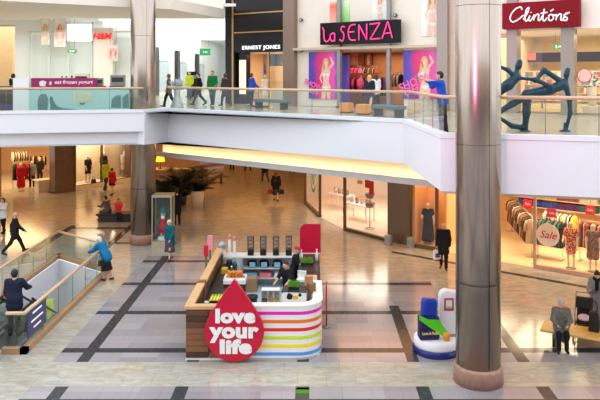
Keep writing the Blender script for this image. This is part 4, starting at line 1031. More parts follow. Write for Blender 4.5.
def wposter(px0, px1, py0, py1, Y, mt, label, fig=True):
    a, b = P(px0, py1, Y), P(px1, py0, Y); w, h = b.x - a.x, b.z - a.z
    t = thing('poster', label, 'poster', ((a.x + b.x) / 2, Y, a.z)); B(-w / 2, w / 2, -.02, .02, 0, h).build('printed_sheet', mt, t); m = M(); e = .05
    m.box(-w / 2 - e, w / 2 + e, -.04, .03, h, h + e); m.box(-w / 2 - e, w / 2 + e, -.04, .03, -e, 0); m.box(-w / 2 - e, -w / 2, -.04, .03, 0, h); m.box(w / 2, w / 2 + e, -.04, .03, 0, h); m.build('frame', TB, t)
    for x in (-w * .4, w * .4): M().cyl((x, 0, h + e), (x, 0, 10.95 - a.z), .01, n=5).build('hanger', METAL, t)
    if fig: flatfig(t, w, h * .9, -.03)
WARMP = rampmat('poster_warm', [(0, (220, 226, 220)), (.5, (240, 214, 170)), (1, (236, 240, 236))], axis=2, noise_=.5); ROSEP = rampmat('poster_rose', [(0, (226, 230, 226)), (.4, (226, 150, 150)), (.7, (240, 220, 200)), (1, (230, 236, 232))], axis=2, noise_=.4)
wposter(42, 49, 19, 44, 44.6, WARMP, 'tall cream hanging poster, left of the pair in the store window'); wposter(55, 65, 19, 46, 44.4, ROSEP, 'tall rose hanging poster, right of the pair in the store window')
t = thing('light_panel', 'bright white rectangular light panel high in the fashion store window', 'light', P(79.5, 32.5, 45.2)); B(-.85, .85, 0, .06, -.6, .6).build('diffuser', mat('panel_glow', (250, 252, 252), emit=.9), t); m = wframe(-.9, .9, -.65, .65, .08, ''); m.build('frame', TB, t)
wposter(109.5, 117, 46, 60, 44.9, rampmat('poster_redpink', [(0, (240, 190, 190)), (.5, (232, 90, 100)), (1, (240, 214, 214))], axis=2, noise_=.6), 'red and pink hanging poster right of the slanted red letters')
# far corridor: frames, totem, tree ornament
for i, (px, Y) in enumerate(((161.5, 50), (169, 58), (176, 68))):
    X = -11.55; z1 = 9.3; m = M(); m.box(0, .25, -.5, .5, UF, z1); struct(m.build('door_%d' % (1 + i), DKMET)).location = (X, Y, 0)
    m = M(); m.box(0, .08, 1.2, 5.0, UF + 2.6, z1); m.box(0, .04, 1.2, 5.0, UF + .3, UF + 2.5, 1); o = struct(m.build('window_%d' % (10 + i), [mat('shop_light_band', (226, 236, 236), .4), mat('shop_window_tint', (196, 210, 214), .15)])); o.location = (X, Y, 0)
t = thing('totem_sign', 'black display totem standing in the upper corridor', 'sign', P(192, 0, 47).xy.to_3d() + Vector((0, 0, UF)), R(10)); B(-.35, .35, -.1, .1, 0, 1.75).build('case', BLK, t, bevel=.02); B(-.28, .28, -.112, -.1, 1.25, 1.5).build('screen', mat('totem_screen', (90, 110, 120), .2, emit=.3), t); B(-.45, .45, -.25, .25, 0, .05).build('base', DKMET, t)
t = thing('ornament_tree', 'pale grey ornamental tree standing behind the balustrade left of the walkers', 'sculpture', Vector((P(177, 0, 31.5).x, 31.5, UF))); GR = mat('tree_grey', (186, 192, 192), .4, .2, var=.06)
M().lathe([(0, 0), (.3, 0), (.32, .1), (.2, .35), (.12, .7), (.16, .95), (.1, 1.0), (0, 1.0)], n=18).build('pedestal', GR, t)
m = M(); rr = random.Random(5)
for i in range(40):
    a, el = rr.uniform(0, 6.28), rr.uniform(.2, 1.4); d = Vector((math.cos(a) * math.cos(el), math.sin(a) * math.cos(el), math.sin(el))); c = Vector((0, 0, .85)); m.tube([c, c + d * .35, c + d * .62 + Vector((0, 0, -.06))], [.02, .055, .004], 5, 0, .3)
m.build('leaves', GR, t)
# ---------------- people on the upper floor
C_ = {k: cloth(k, c) for k, c in dict(black=(28, 27, 30), charcoal=(58, 56, 58), navy=(34, 40, 62), brown=(116, 92, 78), green=(22, 120, 58), hivis=(196, 214, 40), royal=(34, 84, 190), beige=(222, 208, 184), teal=(18, 92, 104), blue=(22, 116, 168), white=(236, 234, 232), red=(190, 24, 40), jean=(70, 84, 112), plum=(88, 70, 84), grey=(142, 140, 142), darkgrey=(92, 92, 96), aub=(58, 42, 54), pink=(226, 120, 130), olive=(96, 92, 70)).items()}
SHO = mat('shoe_black', (26, 24, 24), .4); SHB = mat('shoe_brown', (84, 56, 40), .45)
def pu(px, Y): return ((px - CX) / FPX * Y, Y, UF)
W_ = dict(shoes=SHO)
figure('person', 'person in a brown top with auburn bob walking left behind the balustrade', 'person', pu(169, 32.4), 100, 1.6, legL=(22, 10), legR=(-16, 12), top=('jumper', C_['brown'], .12, 1), bottom=('trousers', C_['navy']), hair=('bob', HAIRS['red']), **W_)
figure('person', 'person in a yellow high visibility top far down the upper corridor', 'person', pu(189.5, 42), 175, 1.72, legL=(10, 6), legR=(-10, 12), top=('vest', C_['hivis'], .1, 1), bottom=('trousers', C_['jean']), hair=('short', HAIRS['brown']), **W_)
figure('person', 'person in a black jacket striding left along the upper walkway', 'person', pu(198.5, 34.6), 120, 1.68, legL=(28, 8), legR=(-22, 22), armL=(-18, 8, 25), armR=(22, 8, 35), top=('jacket', C_['black'], .12, 1), bottom=('trousers', C_['charcoal']), hair=('short', HAIRS['black']), **W_)
figure('person', 'person in an open green jacket walking towards the balustrade', 'person', pu(212.5, 34.2), 170, 1.74, legL=(16, 6), legR=(-12, 12), armL=(14, 12, 40), armR=(-10, 12, 30), top=('jacket', C_['green'], .12, 1), bottom=('trousers', C_['jean']), hair=('short', HAIRS['brown']), **W_)
figure('person', 'person in dark clothes half behind the black jeweller pier', 'person', pu(225.3, 33.6), 60, 1.62, legL=(14, 6), legR=(-14, 14), top=('coat', C_['charcoal'], .3, 1), bottom=('trousers', C_['navy']), hair=('bob', HAIRS['brown']), **W_)
figure('person', 'person in a royal blue jacket standing at the jeweller entrance', 'person', pu(251.5, 33.3), -60, 1.62, armR=(20, 8, 30), armL=(20, 8, 30), top=('jacket', C_['royal'], .1, 1), bottom=('trousers', C_['navy']), hair=('short', HAIRS['brown']), **W_)
figure('person', 'person in a beige coat facing the blue jacketed person at the jeweller', 'person', pu(265, 33.0), 60, 1.56, armR=(10, 8, 30), top=('coat', C_['beige'], .3, 1), bottom=('trousers', C_['beige']), hair=('bob', HAIRS['grey']), **W_)
figure('person', 'blonde person in a dark dress walking into the lingerie shop', 'person', pu(369.5, 27.9), -25, 1.56, legL=(16, 6), legR=(-14, 14), top=('dress', C_['navy'], .42, .8, .015, .9), hair=('long', HAIRS['blonde']), **W_)
figure('person', 'person in a white top just beyond the blonde person in the lingerie shop', 'person', pu(376, 30.4), 20, 1.58, top=('top', C_['white'], .08, 1), bottom=('trousers', C_['black']), hair=('long', HAIRS['brown']), **W_)
pm = figure('person', 'person in a blue jacket leaning on the balustrade corner and holding up a phone', 'person', (3.46, 18.05, UF), 75, 1.68, lean=6, legL=(4, 6), legR=(-4, 4), armL=(96, 10, 12, 0), armR=(66, 8, 92, -6), top=('jacket', C_['royal'], .02, 1, .026), bottom=('trousers', C_['aub']), hair=('short', HAIRS['black']), shoes=SHO)
w = WRIST[pm.name]['L']; t = thing('phone', 'dark phone held up by the person in blue on the balcony', 'phone', w, R(75)); B(-.075, .075, -.006, .006, -.02, .12).build('body', DC, t, bevel=.004); B(-.065, .065, -.0075, -.006, -.01, .11).build('screen', mat('phone_screen', (120, 140, 160), .1, emit=.3), t)
figure('person', 'dark haired person in black beside the timber wall at far left', 'person', pu(13, 31.5), -30, 1.6, top=('jumper', C_['black'], .1, 1), bottom=('trousers', C_['black']), hair=('bob', HAIRS['black']), **W_)
t = thing('display_stand', 'low dark retail stand with purple base at the far left of the balcony', 'stand', pu(6.5, 29.2), R(11)); B(-.55, .55, -.3, .3, 0, .35).build('base', mat('stand_purple', (104, 92, 128), .4), t); B(-.55, .55, -.3, .3, .35, .75).build('body', mat('stand_dark', (84, 80, 74), .4), t); B(-.6, .6, -.33, .33, .75, 1.1).build('top', mat('stand_brown', (120, 100, 84), .4), t)
# ================================================================ GROUND FLOOR THINGS
# ---------------- escalators in the opening
ESC = mat('escalator_steel', (168, 172, 174), .3, .7); BLKR = mat('rubber_black', (24, 24, 25), .45); STEPM = mat('step_grey', (88, 90, 92), .4, .5)
def escalator(xc, y0, label):
    t = thing('escalator', label, 'escalator', (xc, y0, -.02)); L = 5.2; dz = L * math.tan(R(30)); flat0 = EY0 + .12 - y0
    m = M(); m.box(-.38, .38, flat0, 0, -.25, 0)
    n = 13
    for i in range(n): m.box(-.38, .38, i * L / n, (i + 1) * L / n + .02, -(i + 1) * dz / n - .25, -(i + 1) * dz / n)
    m.build('steps', STEPM, t)
    for sx in (-1, 1):
        x = sx * .43; a = M(); poly = [(flat0, -.3), (0, -.3), (L, -dz - .3), (L, -dz + .84), (0, .84), (flat0, .84)]
        a.prism(poly, YZ, x - .015, x + .015); a.build('side_panel', GL if sx > 0 else GL, t)
        M().prism([(flat0, -.3), (0, -.3), (L, -dz - .3), (L, -dz + .08), (0, .08), (flat0, .08)], YZ, x - .04, x + .04).build('skirting', ESC, t)
        M().tube(catmull([(x, flat0, .60), (x, flat0 - .12 + .12, .84), (x, flat0 + .2, .92), (x, -.1, .92), (x, .3, .76), (x, L, -dz + .90)], 5), .036, 8).build('handrail', BLKR, t)
    return t
escalator(-9.42, 20.4, 'escalator on the far side of the opening, away from the blue notice panel'); escalator(-8.36, 19.5, 'escalator nearest the blue notice panel, carrying both riders')
eb = balustrade([(-8.08, 18.02), (-7.6, 18.02), (-7.6, 25.3), (-10.15, 27.32), (-10.15, 18.6)], 'glass balustrade with pale timber rail around the escalator opening', .14, 1.05, step=1.25, wide=.05)
kb = M(); base = Vector((-8.08, 18.02, .14))
for a, b in zip([(-8.08, 18.02), (-7.6, 18.02), (-7.6, 25.3), (-10.15, 27.32)], [(-7.6, 18.02), (-7.6, 25.3), (-10.15, 27.32), (-10.15, 18.6)]):
    a, b = Vector((*a, 0)) - base, Vector((*b, 0)) - base; d = (b - a).normalized(); n = Vector((-d.y, d.x, 0)) * .09; a = a - d * .09; b = b + d * .09; up = Vector((0, 0, .15))
    v = [a - n, b - n, b + n, a + n]; kb.add(v + [p + up for p in v], [(0, 1, 5, 4), (1, 2, 6, 5), (2, 3, 7, 6), (3, 0, 4, 7), (4, 5, 6, 7)])
kb.build('kerb', mat('kerb_wood', (176, 138, 104), .4, var=.08), eb)
t = thing('information_panel', 'dark blue notice panel on the near end of the escalator balustrade', 'sign', (-7.565, 18.75, .34)); B(-.012, .012, -.62, .62, 0, .68).build('board', mat('notice_blue', (42, 48, 110), .35, var=.03), t)
for k, (w_, z) in enumerate(((.62, .54), (.8, .33), (.5, .14))):
    M().prism([(-w_ / 2 + i * .0, 0) for i in (0,)] + [(w_ / 2, 0), (w_ / 2, .05), (-w_ / 2, .05)], YZ, .012, .016).build('printed_line', mat('letters_white', (0, 0, 0)), t).location = (0, 0, z)
for p, lb in (((-8.30, 17.5), 'black newel of the escalator handrail at the left edge of the picture'),):
    t = thing('escalator_newel', lb, 'handrail', (p[0], p[1], 0)); M().tube(catmull([(0, .4, .12), (-.0, .0, .12), (0, -.2, .3), (0, 0, .48), (0, .4, .5)], 5), .07, 8).build('handrail', BLKR, t); B(-.05, .05, -.1, .4, .0, .5).build('side_panel', DKMET, t)
# ---------------- the juice kiosk
KX, KY = -1.5, 20.8
WOODD = mat('dark_plank', (104, 66, 44), .5, var=.22, scale=5, stretch=(2, 2, 12)); WOODL = mat('pale_oak', (214, 170, 120), .4, var=.08, scale=3); KW = mat('kiosk_white', (240, 238, 236), .25, var=.01)
kk = thing('juice_kiosk', 'juice bar kiosk with white striped counter and dark timber cladding on the stone floor', 'kiosk', (KX, KY, 0))
def kpath(off=0):
    r = .62; x1, y0 = 1.76, -3.2; pts = [(-1.75, y0 - off), (-1.0, y0 - off), (-.4, y0 - off)]
    pts += [(x, y0 - off) for x in (.2, .7)]
    for i in range(11): a = -90 + 9 * i; pts.append((x1 - r + (r + off) * math.cos(R(a)), y0 + r + (r + off) * math.sin(R(a))))
    return pts + [(x1 + off, -2.0), (x1 + off, -1.05)]
def ksweep(path0, path1, z0, z1, name, mt, parent=None, smooth=True):
    m = M(); n = len(path0)
    vs = [(x, y, z) for x, y in path0 for z in (z0, z1)] + [(x, y, z) for x, y in path1 for z in (z0, z1)]; o = 2 * n
    fs = []
    for i in range(n - 1):
        a, b = 2 * i, 2 * i + 2
        fs += [(a, b, b + 1, a + 1), (o + a, o + a + 1, o + b + 1, o + b), (a + 1, b + 1, o + b + 1, o + a + 1), (a, o + a, o + b, b)]
    fs += [(0, 1, o + 1, o), (2 * n - 2, o + 2 * n - 2, o + 2 * n - 1, 2 * n - 1)]
    m.add(vs, fs); ob = m.build(name, mt, parent or kk)
    return ob
pw, pin = kpath(0)[2:], kpath(-.2)[2:]
ksweep(pw, pin, .05, 1.36, 'counter_front', KW); ksweep(kpath(.025)[2:], kpath(-.24)[2:], 1.36, 1.40, 'counter_rim', KW); ksweep(kpath(-.006)[2:], kpath(-.18)[2:], 0, .05, 'plinth', mat('plinth_grey', (190, 188, 186), .4))
for z, nm, c in ((1.20, 'magenta', (232, 30, 190)), (.985, 'orange', (244, 116, 34)), (.775, 'red', (236, 40, 36)), (.565, 'lime', (206, 226, 40)), (.355, 'yellow', (250, 224, 30)), (.15, 'blue', (84, 156, 232))):
    o = ksweep(kpath(.006)[2:], kpath(0.0)[2:], z - .042, z + .042, 'stripe', mat('stripe_' + nm, c, .35, var=.02)); o['label'] = nm + ' stripe'
# timber part
m = M(); rr = random.Random(11)
ys_ = -3.2; z = .06; row = 0
while z < 1.3:
    h_ = .155; x = -1.75
    for x0, x1 in ((-1.75, -1.17), (-1.155, -.42)): m.box(x0, x1, ys_ - .02 - rr.uniform(0, .012), ys_ + .16, z, z + h_ - .012, rr.randrange(3))
    yy = -3.02
    while yy < 3.1:
        y2 = min(3.1, yy + .9); m.box(-1.77 - rr.uniform(0, .012), -1.6, yy, y2 - .015, z, z + h_ - .012, rr.randrange(3)); yy = y2
    z += h_
m.build('timber_cladding', [WOODD, mat('mid_plank', (136, 90, 60), .5, var=.2, scale=5, stretch=(2, 2, 12)), mat('deep_plank', (78, 50, 36), .5, var=.2, scale=5, stretch=(2, 2, 12))], kk)
m = M(); m.box(-1.79, -.42, -3.24, -3.02, 1.31, 1.39); m.box(-1.79, -1.57, -3.02, -1.25, 1.31, 1.39); m.box(-1.79, -1.57, -1.05, 3.1, 1.28, 1.36); m.build('timber_rim', WOODL, kk)
B(-1.80, -1.56, -1.25, -1.05, .06, 1.42).build('timber_post', mat('mid_plank', (0, 0, 0)), kk)
B(-1.76, -.42, -3.21, -3.05, 0, .06).build('plinth', KW, kk)
B(-1.6, 1.7, -3.0, 3.1, .004, .03).build('kiosk_floor', mat('kiosk_floor_blue', (186, 210, 220), .35, var=.03), kk)
DKC = mat('counter_black', (40, 40, 42), .3)
m = M(); m.box(-1.55, -1.05, -2.95, 2.45, .03, .9); m.build('side_counter', DKC, kk); m = M(); m.box(-1.0, 1.5, -2.97, -1.85, .03, .93); m.build('front_counter', DKC, kk)
m = M(); m.box(1.05, 1.72, -.95, 3.0, .03, 1.1); m.build('black_counter', DKC, kk); M().box(1.05, 1.75, -1.0, 3.05, 1.1, 1.13).build('black_top', mat('black_top', (52, 52, 54), .25), kk)
m = M(); m.box(-1.55, 1.04, 2.6, 3.15, 1.05, 1.10); m.build('back_worktop', KW, kk)
m = M()
for a in (-1.52, -.92, 1.0): m.box(a, a + .04, 2.62, 3.13, .03, 1.05)
m.box(-.9, 1.0, 2.62, 3.13, .32, .35); m.box(-.9, 1.0, 2.62, 3.13, .66, .69); m.box(-1.5, 1.0, 3.09, 3.13, .03, 1.05); m.box(-1.5, -.9, 2.62, 2.66, .03, 1.05); m.build('back_shelving', mat('shelf_grey', (206, 208, 208), .4), kk)
# teardrop sign
DROP = mat('drop_red', (200, 12, 54), .35, var=.02)
td = thing('teardrop_sign', 'big red teardrop board with white lettering on the kiosk front', 'sign', ((234.5 - CX) / FPX * 17.42, 17.42, 0))
def drop(s=1.0):
    cx, cz, r = 0, .80, .755 * s; pts = []; a0 = 28
    for i in range(41): a = R(a0 - (180 + 2 * a0) * i / 40); pts.append((cx + r * math.cos(a), cz + r * math.sin(a)))
    l = pts[-1]; rgt = pts[0]; top = 2.12
    side = lambda p, sg: [(p[0] + (sg * .05 - p[0]) * t + sg * .02 * math.sin(math.pi * t), p[1] + (top - .04 - p[1]) * t) for t in (.25, .5, .75, 1)]
    return pts + side(l, -1) + [(-.025, top), (0, top + .01), (.025, top)] + list(reversed(side(rgt, 1)))
M().prism(drop(), XZ, -.06, .06).build('board', DROP, td, bevel=.012)
for body, z, x, sz in (('love', 1.20, .02, .46), ('your', .83, .0, .50), ('life', .42, .03, .46)):
    o = text(body, sz, mat('letters_bold_white', (252, 248, 248), .4), td, depth=.03, offset=.026, space=1.06); o.location = (x, -.072, z); tw = dict(love=1.02, your=1.26, life=.82)[body]; o.scale = (tw / o.dimensions.x, 1, 1)
# kiosk equipment
kz = lambda px, z: None
def at(px, py, z): g = G(px, py, z); return g
t = thing('red_panel', 'red panel with rounded corner at the back right of the kiosk', 'panel', (-.06, 23.72, 1.13)); r = .22; pts = [(.36, .0), (.36, 1.02), (-.36 + r, 1.02)] + [(-.36 + r - r * math.sin(R(a)), 1.02 - r + r * math.cos(R(a))) for a in (15, 30, 45, 60, 75, 90)] + [(-.36, 0)]
M().prism(pts, XZ, -.02, .02).build('board', mat('panel_red', (204, 12, 56), .35, var=.02), t); B(-.34, .34, -.06, .06, 0, .02).build('foot', KW, t)
GREYD = mat('grey_acrylic', (150, 140, 138), .25)
for i, px in enumerate((250.8, 263.3, 276, 288.8)):
    p = P(px, 252.5, 23.62); t = thing('cup_dispenser', 'black based cup dispenser, %s in the row of four on the kiosk' % ('leftmost', 'second from left', 'third from left', 'rightmost')[i], 'dispenser', (p.x, 23.62, 1.10), 0, 'cup dispensers on the kiosk back worktop')
    B(-.105, .105, -.11, .11, 0, .2).build('base', BLKR, t, bevel=.02); m = M()
    for sx in (-.095, .095):
        for sy in (-.09, .09): m.box(sx - .01, sx + .01, sy - .01, sy + .01, .2, .66)
    m.build('frame', DKMET, t); M().box(-.1, .1, -.1, .1, .64, .67).build('top_plate', METAL, t); m = M()
    for z in (.24, .37, .5): m.lathe([(.0, z), (.062, z), (.08, z + .1), (.0, z + .1)], n=14)
    m.build('cups', GREYD, t)
for px, h_, lb in ((229.6, .74, 'tall stack of white cups with pink top, left of the pair on the kiosk'), (234.6, .68, 'tall stack of white cups with pink top, right of the pair on the kiosk')):
    p = P(px, 252, 23.5); t = thing('cup_stack', lb, 'cup stack', (p.x, 23.5, 1.1)); m = M()
    for i in range(12): z = i * h_ * .78 / 12; m.lathe([(0, z), (.042, z), (.05, z + h_ * .78 / 12), (.0, z + h_ * .78 / 12)], n=14)
    m.build('cups', mat('cup_white', (244, 240, 240), .4), t); M().lathe([(0, h_ * .78), (.052, h_ * .78), (.045, h_ * .95), (.02, h_), (0, h_)], n=14).build('lid', mat('lid_pink', (240, 130, 136), .4), t)
p = P(222, 256, 23.62); t = thing('juicer', 'grey domed juicer on a white base at the back of the kiosk', 'juicer', (p.x, 23.64, 1.1)); M().lathe([(0, 0), (.12, 0), (.13, .1), (.09, .2), (0, .2)], n=18).build('base', WB, t); M().ball((0, 0, .33), (.165, .165, .15), 18, 12).build('dome', mat('dome_grey', (168, 166, 170), .15, .3), t); M().tube([(0, -.1, .06), (0, -.2, .05)], .02, 8).build('spout', METAL, t)
def carton(x, y, z, w, d, h, m, label, name='carton', lidm=None, rz=0, cat='box'):
    t = thing(name, label, cat, (x, y, z), rz); B(-w / 2, w / 2, -d / 2, d / 2, 0, h).build('body', m, t, bevel=.008); B(-w * .47, w * .47, -d * .47, d * .47, h, h + .012).build('lid', lidm or m, t); return t
for x, y, z0, z1, w_, c, lb in ((-3.44, 22.15, 1.46, 1.80, .15, ('carton_red', (206, 16, 58)), 'small red block sign on a green post at the left rear of the kiosk'), (-3.40, 22.75, 1.50, 1.98, .17, ('carton_pink', (244, 150, 170)), 'pink block sign on a green post just behind the red one')):
    t = thing('post_sign', lb, 'sign', (x, y, 0)); B(-w_ / 2, w_ / 2, -.05, .05, z0, z1).build('block', mat(*c, .4), t, bevel=.01); M().cyl((0, 0, .02), (0, 0, z0), .03, n=10).build('post', mat('post_green', (60, 84, 56), .5), t); M().lathe([(0, 0), (.07, 0), (.06, .03), (0, .03)], n=14).build('base', DKMET, t)
# produce on the left side
CBX = -3.0
t = thing('produce_counter', 'white topped cold cabinet with dark front on the left inside the kiosk', 'cabinet', (-2.3, 20.75, .03)); B(-.38, .26, 0, .5, 0, .95).build('body', mat('cabinet_dark', (52, 46, 44), .4), t); B(-.40, .28, -.03, .55, .95, 1.07).build('worktop', WB, t); B(-.1, .2, -.012, 0, .1, .9).build('door', mat('door_brown', (124, 74, 44), .4, var=.1), t); M().tube([(-.06, -.04, .4), (-.06, -.04, .75)], .01, 6).build('handle', METAL, t)
ORC = mat('carrot_orange', (244, 140, 40), .5, var=.1, scale=20); GRN = mat('stem_green', (84, 130, 50), .5)
rr = random.Random(4); _c = None
bx = thing('produce_tray', 'white tray heaped with carrots on the cold cabinet in the kiosk', 'tray', (-2.36, 21.0, 1.102)); m = M(); m.box(-.33, .33, -.22, .22, 0, .012); m.box(-.33, .33, -.22, -.2, .012, .05); m.box(-.33, .33, .2, .22, .012, .05); m.box(-.33, -.31, -.2, .2, .012, .05); m.box(.31, .33, -.2, .2, .012, .05); m.build('shell', WB, bx)
for lay in range(4):
    for i in range(10 - lay):
        x = -2.36 + (i - (9 - lay) / 2) * .055; y = 21.0 + rr.uniform(-.06, .06); z = 1.15 + lay * .045
        if _c is None:
            _c = thing('carrot', 'orange carrot in the heap on the white tray in the kiosk', 'carrot', (x, y, z), 0, 'carrots on the tray'); M().tube([(0, -.14, 0), (0, -.06, .0), (0, .06, 0), (0, .12, 0), (0, .13, 0)], [.005, .018, .027, .026, .01], 8).build('root', ORC, _c); M().tube([(0, .13, 0), (0, .17, .01)], [.008, .004], 5).build('stem', GRN, _c)
        else: dup(_c, (x, y, z), R(rr.uniform(-25, 25) + (180 if i % 2 else 0)))
t = thing('produce_tray', 'dark tray of limes and lemons on the low side counter of the kiosk', 'tray', (-2.7, 19.55, .902)); m = M(); m.box(-.25, .25, -.3, .3, 0, .012); m.box(-.25, -.23, -.3, .3, .012, .06); m.box(.23, .25, -.3, .3, .012, .06); m.box(-.23, .23, -.3, -.28, .012, .06); m.box(-.23, .23, .28, .3, .012, .06); m.build('shell', DC, t)
LIME = mat('lime_green', (150, 196, 50), .4, var=.06); LEM = mat('lemon_yellow', (240, 222, 60), .4, var=.06); _f = {}
for i in range(5):
    for j in range(6):
        k = 'lime' if j > 3 else 'lemon'; pos = (-2.7 + (i - 2) * .088, 19.55 + (j - 2.5) * .088, .958)
        if k not in _f:
            _f[k] = thing(k, '%s on the dark tray in the kiosk' % ('green lime' if k == 'lime' else 'yellow lemon'), 'fruit', pos, 0, k + 's on the dark tray'); M().ball((0, 0, 0), (.046, .038, .038), 10, 8).build('flesh', LIME if k == 'lime' else LEM, _f[k]); M().ball((.046, 0, 0), .008, 6, 5).build('stem', GRN, _f[k])
        else: dup(_f[k], pos, R(rr.uniform(0, 360)))
def jug(p, m, label, h=.3, r=.09):
    t = thing('jug', label, 'jug', p); M().lathe([(0, 0), (r * .8, 0), (r, h * .5), (r * .7, h * .85), (r * .8, h), (r * .68, h), (r * .6, h * .84), (0, h * .1)], n=16).build('body', m, t); M().tube(catmull([(r * .8, 0, h * .8), (r * 1.7, 0, h * .75), (r * 1.6, 0, h * .35), (r * .9, 0, h * .3)], 4), .014, 6).build('handle', m, t); return t
jug((-2.72, 22.45, .9), BLKR, 'black jug on the left side counter of the kiosk', .34, .13); jug((-2.86, 18.5, .9), mat('jug_steel', (190, 196, 200), .25, .6), 'steel jug on the side counter near the kiosk front corner', .3, .1)
bottle((-2.6, 22.95, .9), 0, mat('bottle_teal', (70, 180, 184), .3), WB, 'teal bottle on the left side counter of the kiosk', .34, .05); bottle((-2.75, 22.9, .9), 0, mat('bottle_yellow', (232, 196, 70), .3), WB, 'yellow bottle beside the teal bottle on the kiosk side counter', .3, .05); bottle((-2.56, 21.7, .9), 0, mat('bottle_green', (30, 110, 60), .2), WB, 'dark green bottle beside the cold cabinet in the kiosk', .36, .05)
carton(-2.84, 22.2, .9, .2, .3, .14, mat('carton_amber', (216, 170, 60), .5), 'low amber box on the left side counter of the kiosk')
for x, m_, lb in ((-2.05, 'black', 'black folded bag pile, left of three on the kiosk back shelf'), (-1.65, 'black', 'black folded bag pile in the middle of the kiosk back shelf'), (-1.2, 'black', 'black folded bag pile, right of three on the kiosk back shelf')):
    t = thing('folded_bag', lb, 'bag', (x, 23.65, .692)); m = M()
    for k in range(3): m.ball((rr.uniform(-.03, .03), 0, .05 + k * .06), (.17, .17, .055), 12, 6)
    m.build('pile', BLKR, t); B(-.1, .1, -.2, -.19, .03, .2).build('tag', mat('cloth_sky', (130, 190, 220), .6), t)
for x, cc, lb in ((-2.1, 'cloth_sky', 'folded sky blue cloth, left on the lower kiosk shelf'), (-1.6, 'lid_pink', 'folded pink cloth in the middle of the lower kiosk shelf'), (-1.1, 'cup_white', 'folded white cloth, right on the lower kiosk shelf')):
    m = M()
    for k in range(3): m.box(-.2, .2, -.18, .18, k * .05, k * .05 + .046)
    t = thing('folded_cloth', lb, 'cloth', (x, 23.65, .352)); m.build('folds', mat(cc, (0, 0, 0)), t, bevel=.015)
carton(P(249.5, 285, 23.1).x, 23.1, .032, .52, .36, .44, mat('cardboard', (176, 134, 96), .7, var=.08), 'brown cardboard box standing on the kiosk floor below the back shelf')
t = thing('bin', 'black round bin on the pale blue kiosk floor', 'bin', (-1.85, 20.9, .03)); M().lathe([(.0, 0), (.14, 0), (.18, .5), (.19, .52), (.165, .52), (.13, .04), (0, .04)], n=20).build('body', BLKR, t); M().lathe([(.185, .5), (.2, .5), (.2, .54), (.185, .54)], n=20).build('rim', DKMET, t)
# acrylic bins, cow print box, wheat grass, bags
t = thing('topping_dispenser', 'clear dispenser with three compartments of toppings on the kiosk front counter', 'dispenser', (-1.12, 18.45, .932))
m = M(); m.box(-.25, .25, .0, .25, 0, .02); m.box(-.25, -.235, 0, .25, .02, .56); m.box(.235, .25, 0, .25, .02, .56); m.box(-.09, -.075, 0, .25, .02, .56); m.box(.075, .09, 0, .25, .02, .56); m.box(-.235, .235, .24, .25, .02, .56); m.build('case', mat('acrylic_white', (226, 222, 222), .2), t); B(-.25, .25, -.01, 0, .2, .57).build('front_pane', GLW, t)
for k, c in enumerate(((136, 66, 56), (222, 166, 110), (236, 190, 90))): B(-.23 + k * .16, -.09 + k * .16, .01, .23, .02, .30 + .0 * k).build('filling', mat('topping_%d' % k, c, .6, var=.15, scale=40), t)
M().box(-.25, .25, -.01, .25, .57, .59).build('lid', mat('acrylic_white', (0, 0, 0)), t)
def cowmat():
    m = mat('cow_print', (246, 244, 242), .35, var=.01); nt = m.node_tree; p = nt.nodes['Principled BSDF']; tc = nt.nodes.new('ShaderNodeTexCoord'); nz = nt.nodes.new('ShaderNodeTexNoise'); nz.inputs['Scale'].default_value = 4.6; nz.inputs['Detail'].default_value = .4; nt.links.new(tc.outputs['Object'], nz.inputs['Vector'])
    f = N(nt, nz.outputs[0]).gt(.57); nt.links.new(mix(nt, f, rgb(246, 244, 242), rgb(22, 20, 22)), p.inputs['Base Color']); return m
cb = thing('display_box', 'black and white cow print box on the kiosk front counter', 'box', (-.47, 18.62, .932), R(-6)); B(-.33, .33, -.22, .3, 0, .55).build('body', cowmat(), cb, bevel=.01); B(-.34, .34, -.23, .31, .55, .575).build('top', mat('black_top', (0, 0, 0)), cb); B(-.02, .12, -.228, -.22, .36, .46).build('sticker', mat('sticker_yellow', (244, 190, 30), .5), cb)
def wheatgrass(p, w, d, label):
    t = thing('wheatgrass_tray', label, 'plant', p); B(-w / 2, w / 2, -d / 2, d / 2, 0, .07).build('tray', BLKR, t); m = M(); r_ = random.Random(2)
    for i in range(520):
        x, y = r_.uniform(-w / 2, w / 2), r_.uniform(-d / 2, d / 2); h_ = r_.uniform(.10, .17); dx, dy = r_.uniform(-.03, .03), r_.uniform(-.03, .03); a = r_.uniform(0, 3.14); c_, s_ = math.cos(a) * .008, math.sin(a) * .008
        m.add([(x - c_, y - s_, .05), (x + c_, y + s_, .05), (x + dx, y + dy, .05 + h_)], [(0, 1, 2)])
    g = m.build('grass', mat('grass_green', (108, 176, 44), .5, var=.15, scale=30), t); g['kind'] = 'stuff'
wheatgrass((-.5, 18.68, 1.512), .3, .26, 'small tray of wheatgrass on top of the cow print box'); wheatgrass((-.17, 22.4, 1.135), .40, .36, 'wheatgrass tray on the black counter in front of the red panel')
KRAFT = mat('kraft_paper', (190, 140, 92), .7, var=.08)
def paperbag(p, w, d, h, rz, label, m=KRAFT):
    t = thing('paper_bag', label, 'bag', p, R(rz)); a = M(); a.prism([(-w / 2, 0), (w / 2, 0), (w / 2, h), (w * .25, h * .97), (0, h), (-w * .25, h * .97), (-w / 2, h)], XZ, -d / 2, d / 2); a.build('body', m, t); M().box(-w * .3, w * .3, -d / 2 - .004, -d / 2, h * .3, h * .6).build('printed_label', WB, t)
paperbag((-.09, 19.15, .932), .2, .14, .78, 25, 'brown paper bag, left of two beside the cow print box'); paperbag((-.02, 18.75, .932), .2, .15, .70, 40, 'brown paper bag, right of two beside the cow print box', mat('kraft_dark', (140, 98, 66), .7, var=.08))
